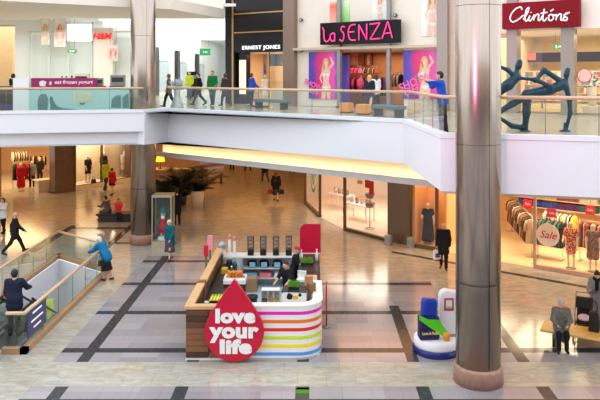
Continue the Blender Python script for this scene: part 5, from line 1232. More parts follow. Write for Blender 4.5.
carton(.0, 20.0, 1.132, .3, .26, .3, WB, 'white carton on the black kiosk counter near the paper bags', lidm=mat('label_tan', (220, 180, 110), .5)); 
t = thing('cash_register', 'white till on the black kiosk counter', 'till', (-.3, 20.55, 1.132), R(170)); B(-.14, .14, -.12, .16, 0, .1).build('base', WB, t, bevel=.015); M().box(-.13, .13, -.02, .01, .1, .32, rot=Matrix.Rotation(R(-15), 3, 'X')).build('screen', WB, t); B(-.12, .12, -.13, -.12, .02, .08).build('drawer', METAL, t)
bottle((-.36, 22.6, 1.132), 0, WB, WB, 'white bottle left of the wheatgrass on the black counter', .42, .06); bottle((.16, 22.75, 1.132), 0, WB, WB, 'white bottle right of the wheatgrass on the black counter', .40, .055)
t = thing('barrier_post', 'slim red post at the right end of the kiosk counter', 'post', (.42, 19.86, 0)); M().cyl((0, 0, .03), (0, 0, 1.35), .022, n=10).build('shaft', DROP, t); M().lathe([(0, 0), (.12, 0), (.1, .03), (0, .03)], n=16).build('base', METAL, t)
figure('person', 'person in black behind the cow print box in the kiosk', 'person', (-.72, 20.9, .03), 150, 1.64, lean=14, armL=(35, 10, 30), armR=(30, 10, 30), top=('shirt', C_['black'], .1, .6), bottom=('trousers', C_['black']), hair=('short', HAIRS['black']), shoes=SHO)
figure('person', 'kiosk attendant in a red cap and black top beside the wheatgrass', 'person', (-.60, 22.55, .03), -100, 1.62, lean=8, armL=(30, 8, 50), armR=(30, 8, 50), top=('shirt', C_['black'], .1, .6), bottom=('trousers', C_['charcoal']), hair=('cap', mat('cap_red', (196, 20, 50), .6)), shoes=SHO)
# ---------------- promotional display with outsized packs
PD = Vector((3.32, 18.2, 0))
pd = thing('promotional_display', 'round blue and white promotional stand with outsized bottle, left of the thick column', 'display stand', PD)
DB = mat('deep_blue', (24, 40, 120), .3, var=.03); NV = mat('label_navy', (24, 30, 84), .35, var=.03); GR_ = mat('swoosh_green', (92, 210, 40), .35, var=.03); ORG = mat('cap_orange', (246, 160, 24), .35); PW_ = mat('pack_white', (240, 236, 240), .3, var=.01)
M().lathe([(0, 0), (.62, 0), (.63, .06), (.63, .15), (.6, .17), (0, .17)], n=48).build('base', DB, pd); M().lathe([(0, .17), (.60, .17), (.615, .22), (.60, .36), (.56, .40), (0, .40)], n=48).build('drum', PW_, pd)
gb = B(-.27, .27, -.16, .16, 0, .62).build('giant_bottle', NV, pd, bevel=.06); gb.location = (-.25, -.22, .40); gb.rotation_euler = (0, 0, R(6))
cp_ = B(-.21, .21, -.13, .13, 0, .46).build('bottle_cap', mat('cap_blue', (30, 60, 172), .25, var=.04), pd, bevel=.07); cp_.location = (-.25, -.22, 1.0); cp_.rotation_euler = (0, R(4), R(6))
m = M(); pts = [(-.29, .62), (-.29, .72), (-.1, .60), (.14, .56), (.29, .46), (.30, .62), (.36, .60), (.46, .20), (.40, .12), (.2, .24), (-.1, .40)]
m.prism([(-.29, .56), (-.28, .68), (-.05, .56), (.26, .54), (.33, .40), (.46, .22), (.40, .06), (.22, .20), (-.02, .36)], XZ, -.18, -.16); o = m.build('green_swoosh', GR_, pd); o.location = (-.25, -.22, .40); o.rotation_euler = (0, 0, R(6))
M().lathe([(0, 0), (.085, 0), (.09, .16), (.06, .2), (0, .2)], n=18).build('nozzle', ORG, pd).location = (.2, -.36, .42)
o = text('Love & Relief', .105, mat('letters_gold', (236, 206, 130), .4), pd, depth=.01, offset=.004); o.location = (-.22, -.395, .60); o.rotation_euler = (0, 0, R(6)); o.scale = (.46 / o.dimensions.x, 1, 1)
bb = M(); bb.prism([(-.27, 0), (.27, 0), (.27, 1.02), (.2, 1.14), (-.12, 1.20), (-.22, 1.14), (-.27, 1.05)], XZ, -.14, .14); o = bb.build('giant_pack', PW_, pd, bevel=.03); o.location = (.36, .12, .40)
m = M(); m.box(-.13, .13, -.152, -.14, .66, 1.0); o = m.build('red_label', mat('label_red', (206, 70, 80), .4), pd); o.location = (.33, .12, .40); m = M(); m.box(-.08, .08, -.158, -.152, .72, .95); o = m.build('label_picture', rampmat('label_pic', [(0, (120, 160, 90)), (.4, (230, 236, 236)), (1, (206, 226, 236))], axis=2), pd); o.location = (.33, .12, .40)
B(.22, .5, -.1, .1, .40, .44).build('pack_foot', GREYP, pd)
t = thing('display_totem', 'green topped red and grey totem at the bottom edge of the picture', 'sign', P(303, 388, 14.4).xy.to_3d() + Vector((0, 0, 0)))
tz = P(303, 388.5, 14.4).z; B(-.135, .135, -.05, .05, 0, tz).build('body', rampmat('totem_red', [(0, (190, 60, 60)), (.55, (176, 74, 72)), (.74, (110, 112, 92)), (1, (108, 116, 92))], axis=2, noise_=.05), t); B(-.137, .137, -.055, .055, tz - .075, tz).build('green_band', mat('band_green', (104, 182, 40), .4), t)
# ---------------- bench, stroller, bag at the right
BN = Front((6.18, 18.5), -27.6)
bt = thing('bench', 'long yellow timber bench to the right of the thick column', 'bench', (6.18, 18.5, 0), BN.a); YW = mat('bench_oak', (222, 176, 96), .4, var=.08, scale=3, stretch=(1, 8, 8))
B(0, 3.4, 0, .8, .38, .45).build('seat', YW, bt, bevel=.015)
for x in (.35, 1.7, 3.0):
    for y in (.12, .62): B(x - .04, x + .04, y - .04, y + .04, 0, .38).build('leg', DKMET, bt)
B(.2, 3.2, .36, .42, .3, .38).build('rail', DKMET, bt)
TWEED = cloth('tweed', (120, 114, 106), var=.42, scale=22)
figure('person', 'seated person in a grey tweed coat and pale hat on the yellow bench', 'person', (6.74, 18.46, 0), 166, 1.62, seat=.45, lean=4, legL=(84, 80), legR=(80, 74), armL=(28, 12, 42, -22), armR=(28, 12, 42, -22), head=(38, 4), top=('coat', TWEED, .3, 1, .03), bottom=('trousers', C_['black']), hair=('hat', cloth('hat_grey', (186, 182, 178))), shoes=SHO)
sw_ = figure('person', 'standing person in a long grey coat and black scarf behind the bench', 'person', (8.27, 19.75, 0), 150, 1.66, armL=(20, 10, 78, -14), armR=(20, 10, 78, -14), head=(15, 26), top=('coat', C_['grey'], .55, 1, .03, 1.05), bottom=('trousers', C_['charcoal']), hair=('bun', HAIRS['black']), shoes=SHO)
nk = NECK[sw_.name]; m = M(); m.lathe([(.085, -.04), (.13, -.03), (.14, .01), (.12, .05), (.085, .06)], (0, 0, 0), 18); m.box(-.05, .05, .1, .15, -.3, 0); sc = m.build('scarf', cloth('scarf_black', (26, 24, 26)), sw_); sc.location = Matrix.Rotation(-R(150), 3, 'Z') @ (nk - Vector((8.27, 19.75, 0)))
w = (WRIST[sw_.name]['L'] + WRIST[sw_.name]['R']) / 2; t = thing('phone', 'phone in the hands of the standing person in grey', 'phone', w + Vector((0, 0, .0)), R(150)); M().box(-.04, .04, -.075, .075, 0, .01, rot=Matrix.Rotation(R(30), 3, 'X')).build('body', DC, t)
def stroller(p, rz, label):
    t = thing('stroller', label, 'stroller', p, R(rz)); m = M()
    for sx in (-.24, .24): m.tube(catmull([(sx, .42, .1), (sx, .1, .5), (sx, -.25, .85), (sx, -.42, 1.05)], 4), .014, 6); m.tube([(sx, -.3, .1), (sx, .12, .52)], .014, 6)
    m.tube([(-.24, -.42, 1.05), (.24, -.42, 1.05)], .018, 6); m.tube([(-.24, .42, .12), (.24, .42, .12)], .012, 6); m.tube([(-.24, -.3, .12), (.24, -.3, .12)], .012, 6); m.build('frame', METAL, t)
    for x, y in ((-.26, .42), (.26, .42), (-.26, -.3), (.26, -.3)): M().cyl((x - .02, y, .1), (x + .02, y, .1), .1, n=18).build('wheel', BLKR, t)
    M().prism([(.3, .42), (-.05, .40), (-.3, .82), (-.36, .80), (-.12, .34), (.3, .36)], YZ, -.2, .2).build('seat', cloth('stroller_black', (36, 34, 38)), t, bevel=.02)
    m = M(); n = 8
    for i in range(n):
        a0, a1 = R(20 + 110 * i / n), R(20 + 110 * (i + 1) / n); f = lambda a, x, r: (x, -.28 + r * math.cos(a), .62 + r * math.sin(a))
        m.add([f(a0, -.22, .33), f(a0, .22, .33), f(a1, .22, .33), f(a1, -.22, .33), f(a0, -.22, .31), f(a0, .22, .31), f(a1, .22, .31), f(a1, -.22, .31)], [(0, 1, 2, 3), (7, 6, 5, 4), (0, 3, 7, 4), (1, 5, 6, 2), (0, 4, 5, 1), (3, 2, 6, 7)])
    m.build('hood', cloth('stroller_black', (0, 0, 0)), t); B(-.18, .18, -.2, .2, .16, .28).build('basket', DKMET, t)
    M().ball((0, .06, .48), (.17, .2, .09), 12, 8).build('blanket', cloth('blanket_pink', (226, 190, 186)), t)
stroller((7.72, 19.35, 0), 155, 'dark stroller with pale blanket behind the yellow bench')
t = thing('handbag', 'tall black bag with loop handle standing on the bench', 'bag', BN.w(1.32, .52, .452), BN.a); m = M(); m.prism([(-.14, 0), (.14, 0), (.12, .5), (.07, .56), (-.07, .56), (-.12, .5)], XZ, -.09, .09); m.build('body', BLKR, t, bevel=.03); M().tube(catmull([(-.07, 0, .54), (-.075, 0, .72), (0, 0, .82), (.075, 0, .72), (.07, 0, .54)], 5), .016, 6).build('handle', BLKR, t)
# ---------------- figurine showcase, planters, cafe corner
sx_, sy_ = P(163, 240, 29.3).x, 29.35
t = thing('showcase', 'tall glass showcase with a costumed figurine beside the steel column', 'showcase', (sx_, sy_, 0)); fr = mat('showcase_frame', (196, 178, 152), .35, .3)
B(-.42, .42, -.35, .35, 0, .22).build('base', fr, t); B(-.42, .42, -.35, .35, 2.1, 2.2).build('top', fr, t); m = M()
for x in (-.4, .4):
    for y in (-.33, .33): m.box(x - .02, x + .02, y - .02, y + .02, .22, 2.1)
m.build('frame', fr, t); B(-.39, .39, .325, .335, .22, 2.1).build('back_panel', mat('showcase_back', (92, 96, 92), .4), t)
for a in ((-.38, .38, -.335, -.33), ):
    B(*a, .22, 2.1).build('glass_pane', GLW, t)
for sx in (-.4, .4): B(sx - .004, sx + .004, -.31, .31, .22, 2.1).build('glass_pane', GLW, t)
fg = thing('figurine', 'costumed figurine in red with a teal hat inside the glass showcase', 'figurine', (sx_, sy_, .225)); PLW = mat('plinth_pale', (222, 226, 226), .5)
M().lathe([(0, 0), (.26, 0), (.22, .14), (0, .16)], n=14).build('mound', PLW, fg); M().lathe([(0, .34), (.24, .36), (.2, .6), (.15, .85), (.08, .98), (0, .98)], n=16).build('robe', mat('robe_red', (178, 30, 60), .6, var=.1), fg)
m = M()
for s_ in (-.07, .07): m.tube([(s_, 0, .14), (s_, 0, .38)], .045, 8)
m.build('legs', mat('stocking_pink', (226, 170, 176), .6), fg); m = M(); m.ball((0, 0, 1.1), (.11, .11, .13)); m.ball((0, -.11, 1.09), (.025, .03, .03), 6, 5); m.build('head', SKIN, fg); M().lathe([(.17, 1.17), (.18, 1.19), (.1, 1.22), (.09, 1.34), (.02, 1.42), (0, 1.42)], n=16).build('hat', mat('hat_teal', (30, 130, 130), .6), fg)
m = M(); m.tube(catmull([(-.14, 0, .88), (-.26, -.08, .74), (-.2, -.2, .66)], 4), [.045] * 9, 7); m.tube(catmull([(.14, 0, .88), (.27, -.05, .96), (.3, -.1, 1.1)], 4), [.045] * 9, 7); m.build('sleeves', mat('robe_teal', (34, 120, 124), .6), fg); M().ball((0, -.09, .98), (.09, .05, .08), 10, 6).build('beard', WB, fg)
LEAF = mat('palm_green', (26, 44, 22), .5, var=.2); POTW = mat('pot_stone', (206, 186, 160), .5, var=.04); POTD = mat('pot_dark', (52, 46, 42), .5)
def planter(p, r, h, hp_, label, m=POTW, n=16, spread=.9, seed=1):
    t = thing('potted_palm', label, 'plant', p); M().lathe([(0, 0), (r * .72, 0), (r, h), (r * .9, h), (r * .85, h - .08), (0, h - .08)], n=24).build('pot', m, t); M().lathe([(0, h - .075), (r * .86, h - .075), (0, h - .06)], n=16).build('soil', BLKR, t); q_ = M(); r_ = random.Random(seed)
    for i in range(n):
        a = i * 2.4 + r_.uniform(-.2, .2); L = hp_ * r_.uniform(.75, 1.1); el = r_.uniform(.5, 1.35); pts = []
        for k in range(7): s_ = k / 6; pts.append(Vector((math.cos(a) * L * spread * s_ * math.cos(el), math.sin(a) * L * spread * s_ * math.cos(el), h - .07 + L * (s_ * math.sin(el) - .35 * s_ * s_))))
        q_.tube(pts, [.014] * 6 + [.004], 4)
        for k in range(1, 7):
            d = (pts[k] - pts[k - 1]).normalized(); sd = Vector((-d.y, d.x, 0)).normalized() if d.xy.length > .01 else Vector((1, 0, 0))
            for u_ in (0, .5):
                c = pts[k - 1].lerp(pts[k], u_)
                for s_ in (-1, 1): e = c + (sd * s_ + d * .6 + Vector((0, 0, -.25))).normalized() * L * .26; w_ = d * .055; q_.add([c - w_, c + w_, e], [(0, 1, 2)])
    q_.build('fronds', LEAF, t)
g = G(198, 208.5); planter((g.x, g.y, 0), .36, .98, 1.0, 'potted palm in the large pale stone pot left of the corridor', n=18, seed=2)
planter((-7.3, 38.3, 0), .3, .6, 2.5, 'tallest dark palm in the middle of the plant group', POTD, 24, 1.0, 3); planter((-8.15, 37.6, 0), .3, .6, 1.9, 'spreading palm at the left of the plant group', POTD, 20, 1.2, 4); planter((-6.6, 40.4, 0), .3, .7, 1.9, 'palm standing behind the pale stone pot', POTD, 18, 1.1, 5)
t = thing('box_bench', 'pale box bench in front of the palms', 'bench', (P(163.5, 200, 35.5).x, 35.5, 0)); B(-.5, .5, -.25, .25, .08, .45).build('body', mat('bench_stone', (220, 210, 196), .4, var=.03), t, bevel=.02); B(-.45, .45, -.2, .2, 0, .08).build('foot', DKMET, t)
t = thing('cafe_counter', 'pale topped timber counter behind the palms', 'counter', (-9.2, 44.5, 0), R(-8)); B(-1.2, 1.6, 0, .6, 0, 1.05).build('body', PSTONE, t); B(-1.3, 1.7, -.1, .7, 1.05, 1.12).build('worktop', CREAM, t)
t = thing('table_lamp', 'yellow shaded lamp glowing on the counter behind the palms', 'lamp', (P(160.5, 160, 44.8).x, 44.75, 1.10)); M().lathe([(0, 0), (.2, 0), (.14, .04), (.04, .08), (.04, .55), (0, .55)], n=14).build('stand', BLKR, t); M().lathe([(.3, .5), (.2, .95), (.19, .95), (.29, .5)], n=18).build('lamp_shade', mat('shade_yellow', (250, 190, 40), emit=1.4), t)
t = thing('hoarding', 'purple and white striped board standing in the corridor beyond the palms', 'board', (-7.35, 44.6, 0), R(35)); B(0, 1.75, -.06, 0, .7, 1.75).build('board', rampmat('board_purple', [(0, (120, 106, 150)), (.4, (206, 200, 214)), (.55, (110, 96, 146)), (.8, (200, 194, 210)), (1, (120, 104, 150))], axis=2, noise_=.2), t)
for x in (.2, 1.55): B(x - .06, x + .06, -.05, .0, 0, .7).build('leg', DKMET, t)
def lowbench(px0, px1, py, h, label):
    a, b = G(px0, py), G(px1, py); t = thing('bench', label, 'bench', (a.x, a.y, 0)); L = (b - a).length; B(0, L, 0, .8, h - .1, h).build('seat', BLKR, t, bevel=.03); B(.1, L - .1, .08, .72, 0, h - .1).build('base', DC, t); return t
lowbench(95.5, 137, 222.5, .42, 'low black bench beside the steel column with two sitters')
seatY = G(112, 222.5).y + .35
figure('person', 'person in a grey top sitting on the low black bench', 'person', (P(108, 0, seatY).x, seatY, 0), 60, 1.62, seat=.42, lean=14, legL=(80, 70), legR=(85, 80), armL=(30, 8, 60), armR=(30, 8, 60), top=('top', C_['darkgrey'], .1, 1), bottom=('trousers', C_['black']), hair=('short', HAIRS['black']), shoes=SHO)
figure('person', 'child in a red top with long dark hair sitting on the low black bench', 'person', (P(118.5, 0, seatY).x, seatY, 0), 200, 1.36, seat=.42, legL=(80, 70), legR=(85, 80), armL=(30, 8, 60), armR=(30, 8, 60), top=('top', mat('cloth_coral', (224, 66, 70), .8), .1, 1), bottom=('trousers', C_['navy']), hair=('long', HAIRS['brown']), shoes=SHO)
g = G(177, 225); figure('person', 'person in black standing in front of the palms behind the showcase', 'person', (g.x, g.y, 0), 30, 1.72, top=('coat', C_['black'], .3, 1), bottom=('trousers', C_['black']), hair=('short', HAIRS['black']), shoes=SHO)
# ---------------- walkers on the ground floor
def gp(px, py): g = G(px, py); return (g.x, g.y, 0)
figure('person', 'elderly person in a teal coat and plum skirt walking past the showcase', 'person', gp(170, 260.5), 150, 1.6, lean=3, legL=(16, 10), legR=(-12, 8), armL=(12, 10, 25), armR=(-10, 10, 22), top=('coat', C_['teal'], .22, 1, .03, 1.05), bottom=('skirt', C_['plum'], .58, 1.15), hair=('short', HAIRS['white']), shoes=SHB)
bl = figure('person', 'person in a bright blue jacket and black skirt leaning over the escalator balustrade', 'person', (-7.36, 24.35, 0), 62, 1.6, lean=30, legL=(2, 4), legR=(-14, 4), armL=(38, 10, 30), armR=(30, 10, 50), head=(10, 22), top=('jacket', C_['blue'], .1, 1, .035, 1.0), bottom=('skirt', C_['black'], .56, 1.1), hair=('short', HAIRS['white']), shoes=SHB)
w = NECK[bl.name]
t = thing('handbag', 'small black handbag held by the person in bright blue', 'bag', (-7.42, 24.0, .62), R(60)); M().prism([(-.13, 0), (.13, 0), (.1, .2), (-.1, .2)], XZ, -.05, .05).build('body', BLKR, t, bevel=.02); M().tube(catmull([(-.08, 0, .19), (-.06, 0, .36), (.06, 0, .36), (.08, 0, .19)], 5), .008, 6).build('handle', BLKR, t)
figure('person', 'bald person in a black suit striding past the escalator opening', 'person', gp(15, 254), -62, 1.76, legL=(28, 6), legR=(-24, 18), armL=(-22, 8, 16), armR=(26, 8, 22), top=('suit jacket'.replace(' ', '_'), C_['black'], .16, 1, .026), bottom=('trousers', C_['black']), hair=('bald', HAIRS['grey']), shoes=SHO)
figure('person', 'person in a white top and dark trousers at the left edge of the floor', 'person', gp(3.2, 233.5), 160, 1.62, legL=(8, 6), legR=(-8, 10), armL=(25, 8, 80), armR=(20, 8, 60), top=('top', C_['white'], .12, 1), bottom=('trousers', C_['black']), hair=('long', HAIRS['brown']), shoes=SHO)
figure('person', 'person in a yellow high visibility jacket walking past the lit display window', 'person', gp(106, 190), -20, 1.84, legL=(12, 6), legR=(-14, 14), top=('jacket', C_['hivis'], .12, 1, .03), bottom=('trousers', C_['charcoal']), hair=('short', HAIRS['brown']), shoes=SHO)
figure('person', 'person in a red jacket walking beside the one in yellow', 'person', gp(112, 195.5), -20, 1.66, legL=(16, 6), legR=(-14, 18), top=('jacket', C_['red'], .1, 1), bottom=('skirt', C_['black'], .3, 1.0), hair=('short', HAIRS['brown']), shoes=SHO)
ml = figure('person', 'person in a long black jacket walking towards the kiosk with a carrier bag', 'person', gp(443.5, 269.5), 165, 1.74, legL=(10, 6), legR=(-12, 12), armL=(4, 10, 16), armR=(-4, 10, 12), top=('coat', C_['black'], .26, 1, .03), bottom=('trousers', C_['black']), hair=('bald', HAIRS['grey']), shoes=SHO)
w = WRIST[ml.name]['R']; t = thing('carrier_bag', 'white and blue carrier bag held by the walker in the long black jacket', 'bag', w + Vector((-.02, -.02, -.46)), R(20)); B(-.15, .15, -.05, .05, 0, .36).build('body', PW_, t, bevel=.02); B(-.1, .1, -.056, -.05, .08, .24).build('print', mat('print_blue', (70, 80, 160), .5), t); M().tube(catmull([(-.07, 0, .35), (-.03, 0, .46), (.03, 0, .46), (.07, 0, .35)], 5), .006, 5).build('handle', PW_, t)
wl = figure('person', 'person in a black coat walking away down the corridor with a red handbag', 'person', gp(276, 201), 0, 1.66, legL=(10, 4), legR=(-10, 12), armL=(2, 14, 14), armR=(2, 12, 12), top=('coat', C_['black'], .16, 1, .03), bottom=('skirt', C_['charcoal'], .58, 1.05), hair=('bob', HAIRS['red']), shoes=SHO)
for k, m_, lb in (('L', mat('bag_red', (170, 30, 40), .45), 'red handbag carried by the person walking away in a black coat'), ('R', BLKR, 'black shopping bag carried by the person walking away in a black coat')):
    w = WRIST[wl.name][k]; t = thing('handbag', lb, 'bag', w + Vector((-.1 if k == 'L' else .1, 0, -.42)), 0); M().prism([(-.16, 0), (.16, 0), (.12, .26), (-.12, .26)], XZ, -.06, .06).build('body', m_, t, bevel=.02); M().tube(catmull([(-.08, 0, .25), (-.05, 0, .43), (.05, 0, .43), (.08, 0, .25)], 5), .009, 6).build('handle', m_, t)
wk = figure('person', 'person in navy top and jeans with a bag striding down the corridor', 'person', gp(265, 182), 20, 1.76, legL=(26, 8), legR=(-22, 26), armL=(-14, 10, 20), armR=(16, 10, 20), top=('jacket', C_['navy'], .14, 1, .03), bottom=('trousers', C_['jean']), hair=('short', HAIRS['brown']), shoes=SHO)
figure('person', 'person in black at the far end of the corridor, second from the left', 'person', gp(247.5, 171), 30, 1.74, legL=(16, 8), legR=(-16, 14), top=('jacket', C_['black'], .14, 1), bottom=('trousers', C_['black']), hair=('short', HAIRS['black']), shoes=SHO)
figure('person', 'person in black trousers at the far end of the corridor, farthest left', 'person', gp(232, 170), 10, 1.7, legL=(6, 4), legR=(-6, 6), top=('top', C_['grey'], .14, 1), bottom=('trousers', C_['black']), hair=('bob', HAIRS['brown']), shoes=SHO)
figure('person', 'person in olive at the far end of the corridor, nearest the glazed shop', 'person', gp(292, 173.5), 190, 1.7, legL=(6, 4), legR=(-6, 6), top=('jacket', C_['olive'], .14, 1), bottom=('trousers', C_['charcoal']), hair=('short', HAIRS['brown']), shoes=SHO)
figure('person', 'rider in a dark suit stepping onto the escalator behind the glass balustrade', 'person', (-8.42, 19.3, -.02), 8, 1.84, armL=(10, 10, 20), armR=(34, 22, 40), top=('suit_jacket', C_['navy'], .16, 1, .026), bottom=('trousers', C_['charcoal']), hair=('short', HAIRS['black']), shoes=SHO)
figure('person', 'rider in a yellow high visibility vest coming up the escalator from below', 'person', (-8.42, 21.55, -1.28), 175, 1.76, armL=(20, 14, 30), armR=(10, 8, 20), top=('vest', C_['hivis'], .1, 1, .03), bottom=('trousers', C_['navy']), hair=('short', HAIRS['grey']), shoes=SHO)
# ---------------- shop windows and stock of the ground floor
def panewall(a, b, name, base=.0, mt=GLW, posts=(0, 1), zt=3.7, sill=0, fm_=None):
    a, b = Vector(a), Vector(b); d = b - a; L = d.length; wn = B(0, L, -.008, .008, base, zt).build(name, mt); wn.location = (a.x, a.y, 0); wn.rotation_euler = (0, 0, math.atan2(d.y, d.x)); struct(wn); m = M()
    for u_ in posts: m.box(u_ * L - .05, u_ * L + .05, -.07, .05, 0, zt)
    if sill: m.box(0, L, -.08, .08, 0, sill)
    m.build('window_frame', fm_ or FRM, wn); return wn
GA_, GB_, GC_, GD_ = GPT
panewall(GA_, GB_, 'window_20', sill=.12); panewall(GC_, GD_, 'window_21', posts=(0,), sill=.14)
gn = (GB_ - GA_).normalized(); an = math.atan2(gn.y, gn.x)
c0 = GA_.lerp(GB_, .62)
t = thing('window_emblem', 'round green emblem on the end window of the glazed shop', 'emblem', (c0.x - .03, c0.y, 1.72), an); em = mat('emblem_green', (120, 196, 160), .4)
def ring2(m, r0, r1, a0=0, a1=360, n=28, cx=0, cz=0):
    o_ = [(cx + r1 * math.cos(R(a0 + (a1 - a0) * i / n)), cz + r1 * math.sin(R(a0 + (a1 - a0) * i / n))) for i in range(n + 1)]; i_ = [(cx + r0 * math.cos(R(a0 + (a1 - a0) * i / n)), cz + r0 * math.sin(R(a0 + (a1 - a0) * i / n))) for i in range(n + 1)]
    for k in range(n): m.prism([o_[k], o_[k + 1], i_[k + 1], i_[k]], XZ, -.02, -.012)
m = M(); ring2(m, .52, .7, 20, 330, 30); ring2(m, .1, .3, 0, 360, 18); m.build('printed_mark', em, t)
def table_disp(p, rz, w, d, h, label, m_=PW_):
    t = thing('display_table', label, 'table', p, R(rz)); B(-w / 2, w / 2, -d / 2, d / 2, h - .05, h).build('tabletop', m_, t)
    for x in (-w / 2 + .06, w / 2 - .06):
        for y in (-d / 2 + .06, d / 2 - .06): B(x - .03, x + .03, y - .03, y + .03, 0, h - .05).build('leg', m_, t)
    return t
table_disp((2.4, 34.4, .014), -50, 1.6, .7, .8, 'white display table in the right window of the glazed shop'); table_disp((1.6, 37.2, .014), -55, 1.6, .7, .8, 'white display table just inside the doorway of the glazed shop')
MG = mat('goods_rose', (232, 190, 170), .5); MG2 = mat('goods_grey', (150, 140, 134), .5); k = 0
for tx, ty, an_, lb in ((2.4, 34.4, -50, 'right window table of the glazed shop'), (1.6, 37.2, -55, 'doorway table of the glazed shop')):
    for i in range(4):
        d = Vector((math.cos(R(an_)), math.sin(R(an_)))) * (i - 1.5) * .36; kind = i % 2
        t = thing('jar', '%s jar, %s on the %s' % (['rose', 'grey'][kind], ['first from left', 'second from left', 'third from left', 'last on right'][i], lb), 'jar', (tx + d.x, ty + d.y, .814), 0, 'jars on the ' + lb); M().lathe([(0, 0), (.09, 0), (.1, .2), (.07, .24), (0, .24)], n=14).build('body', [MG, MG2][kind], t); M().lathe([(0, .24), (.075, .24), (.075, .29), (0, .29)], n=14).build('lid', GOLD, t)
def hangpanel(px, py0, py1, w, Y, m_, label):
    a, b = P(px, py1, Y), P(px, py0, Y); t = thing('banner', label, 'banner', (a.x, Y, a.z), R(-50)); B(-w / 2, w / 2, -.01, .01, 0, b.z - a.z).build('sheet', m_, t); M().cyl((0, 0, b.z - a.z), (0, 0, 4.4 - a.z), .008, n=5).build('cord', METAL, t)
RP = mat('panel_bright_red', (226, 40, 36), .5); hangpanel(367.5, 180, 188, .32, 32.2, RP, 'bright red hanging panel, left of two in the glazed shop'); hangpanel(371.5, 181, 195, .30, 31.8, RP, 'bright red hanging panel, right of two in the glazed shop'); hangpanel(360, 180, 184, .36, 32.8, mat('panel_amber', (240, 196, 60), .5), 'small amber hanging panel in the glazed shop')
t = thing('wire_stand', 'pale two tier wire basket stand in the right window of the glazed shop', 'stand', (2.75, 32.4, .014)); m = M(); m.cyl((0, 0, 0), (0, 0, 1.7), .02, n=8); m.build('pole', METAL, t)
for z in (1.0, 1.45): M().lathe([(.16, z), (.26, z + .22), (.25, z + .22), (.15, z + .01)], n=16).build('basket', MG2, t); M().lathe([(0, z + .1), (.2, z + .12), (.1, z + .3), (0, z + .32)], n=12).build('goods', MG, t)
M().lathe([(0, 0), (.25, 0), (.2, .03), (0, .03)], n=16).build('base', METAL, t)
for px, lb in ((388, 'small grey floor box left of the dark pier'), (410.5, 'small grey floor box right of the dark pier')):
    g = G(px, 244 if px < 400 else 246.5); t = thing('floor_box', lb, 'box', (g.x, g.y - .15, 0), GFr.a); B(-.13, .13, -.12, .12, 0, .42).build('body', mat('box_grey', (150, 152, 156), .4), t, bevel=.01); B(-.09, .09, -.126, -.12, .14, .34).build('panel', METAL, t)
# dress shop front
for k, (p0, p1) in enumerate(((409.5, 437), (535, 640))):
    a, b = GFr.w(GFr.u(p0)), GFr.w(GFr.u(p1)); panewall(a.xy, b.xy, 'window_%d' % (22 + k), posts=(0, 1) if k == 0 else (0,), sill=.14, fm_=None if k == 0 else mat('frame_rose', (206, 168, 152), .35, .3))
MAN = mat('mannequin_cream', (226, 196, 164), .4, var=.02); FLOR = None
def floral(name, a, b, sc=16, th=.52):
    m = mat(name, a, .8); nt = m.node_tree; p = nt.nodes['Principled BSDF']; tc = nt.nodes.new('ShaderNodeTexCoord'); nz = nt.nodes.new('ShaderNodeTexNoise'); nz.inputs['Scale'].default_value = sc; nz.inputs['Detail'].default_value = 1; nt.links.new(tc.outputs['Object'], nz.inputs['Vector']); f = N(nt, nz.outputs[0]).gt(th); nt.links.new(mix(nt, f, rgb(*a), rgb(*b)), p.inputs['Base Color']); return m
FLOR = floral('floral_red', (168, 34, 44), (226, 170, 140)); FLOR2 = floral('patterned_taupe', (112, 74, 62), (150, 110, 92), 20); FLOR3 = floral('patterned_dark', (42, 46, 40), (120, 120, 90), 14)
def mannequin(p, rz, label, dress, H=1.74, **k):
    z = p[2]; st = figure('mannequin', label, 'mannequin', p, rz, H, skin=MAN, face=False, h=.03, legL=(4, 6), legR=(-3, 2), **k, **dress)
    M().lathe([(0, -.012), (.2, -.012), (.2, .0), (0, .0)], n=18).build('base_plate', METAL, st); return st
def gfp(F, px, v, z=.016): q_ = F.w(F.u(px, v), v); return (q_.x, q_.y, z + .012)
mannequin(gfp(GFr, 571, .7), 150, 'mannequin in a red floral dress in the sale window', dict(top=('dress', FLOR, .34, .5, .014, .85)), armL=(4, 12, 20), armR=(6, 14, 60))
mannequin(gfp(GFr, 593, .75), 160, 'mannequin in a taupe patterned dress right of the floral one', dict(top=('dress', FLOR2, .40, .3, .014, 1.1)), armL=(4, 10, 14), armR=(4, 12, 20))
mannequin(gfp(GFr, 428, .8), 170, 'mannequin in a long black dress in the window beside the dark pier', dict(top=('dress', C_['black'], .74, .4, .014, 1.3)), armL=(4, 14, 40), armR=(10, 18, 80))
mannequin(gfp(GFr, 452, 1.9), 170, 'mannequin in a black jacket and white top behind the walker in black', dict(top=('jacket', C_['black'], .1, 1), bottom=('skirt', C_['charcoal'], .4, 1)))
def grail(p0, p1, v0, v1, zt, *rest): a_, b_ = GFr.w(GFr.u(p0, v0), v0), GFr.w(GFr.u(p1, v1), v1); return rail((a_.x, a_.y), (b_.x, b_.y), zt, .016, *rest)
grail(512, 532, 5.2, 1.3, 1.62, 'chrome rail of coats receding into the open dress shop', 'the receding rail of the dress shop', ['olive', 'black', 'beige', 'brown', 'grey', 'rust', 'black'], 'coat', 24, 'coats on the receding rail')
grail(538, 563, 1.7, 1.6, 1.6, 'chrome rail of dark patterned clothes behind the sale disc', 'the rail behind the sale disc', ['black', 'olive', 'grey', 'black', 'teal'], 'coat', 16, 'clothes behind the sale disc')
grail(545, 575, 3.6, 3.4, 1.55, 'tall chrome rail of pale tops at the middle of the dress shop', 'the middle rail of the dress shop', ['white', 'beige', 'navy', 'cream', 'black', 'yellow'], 'top', 18, 'tops on the middle rail')
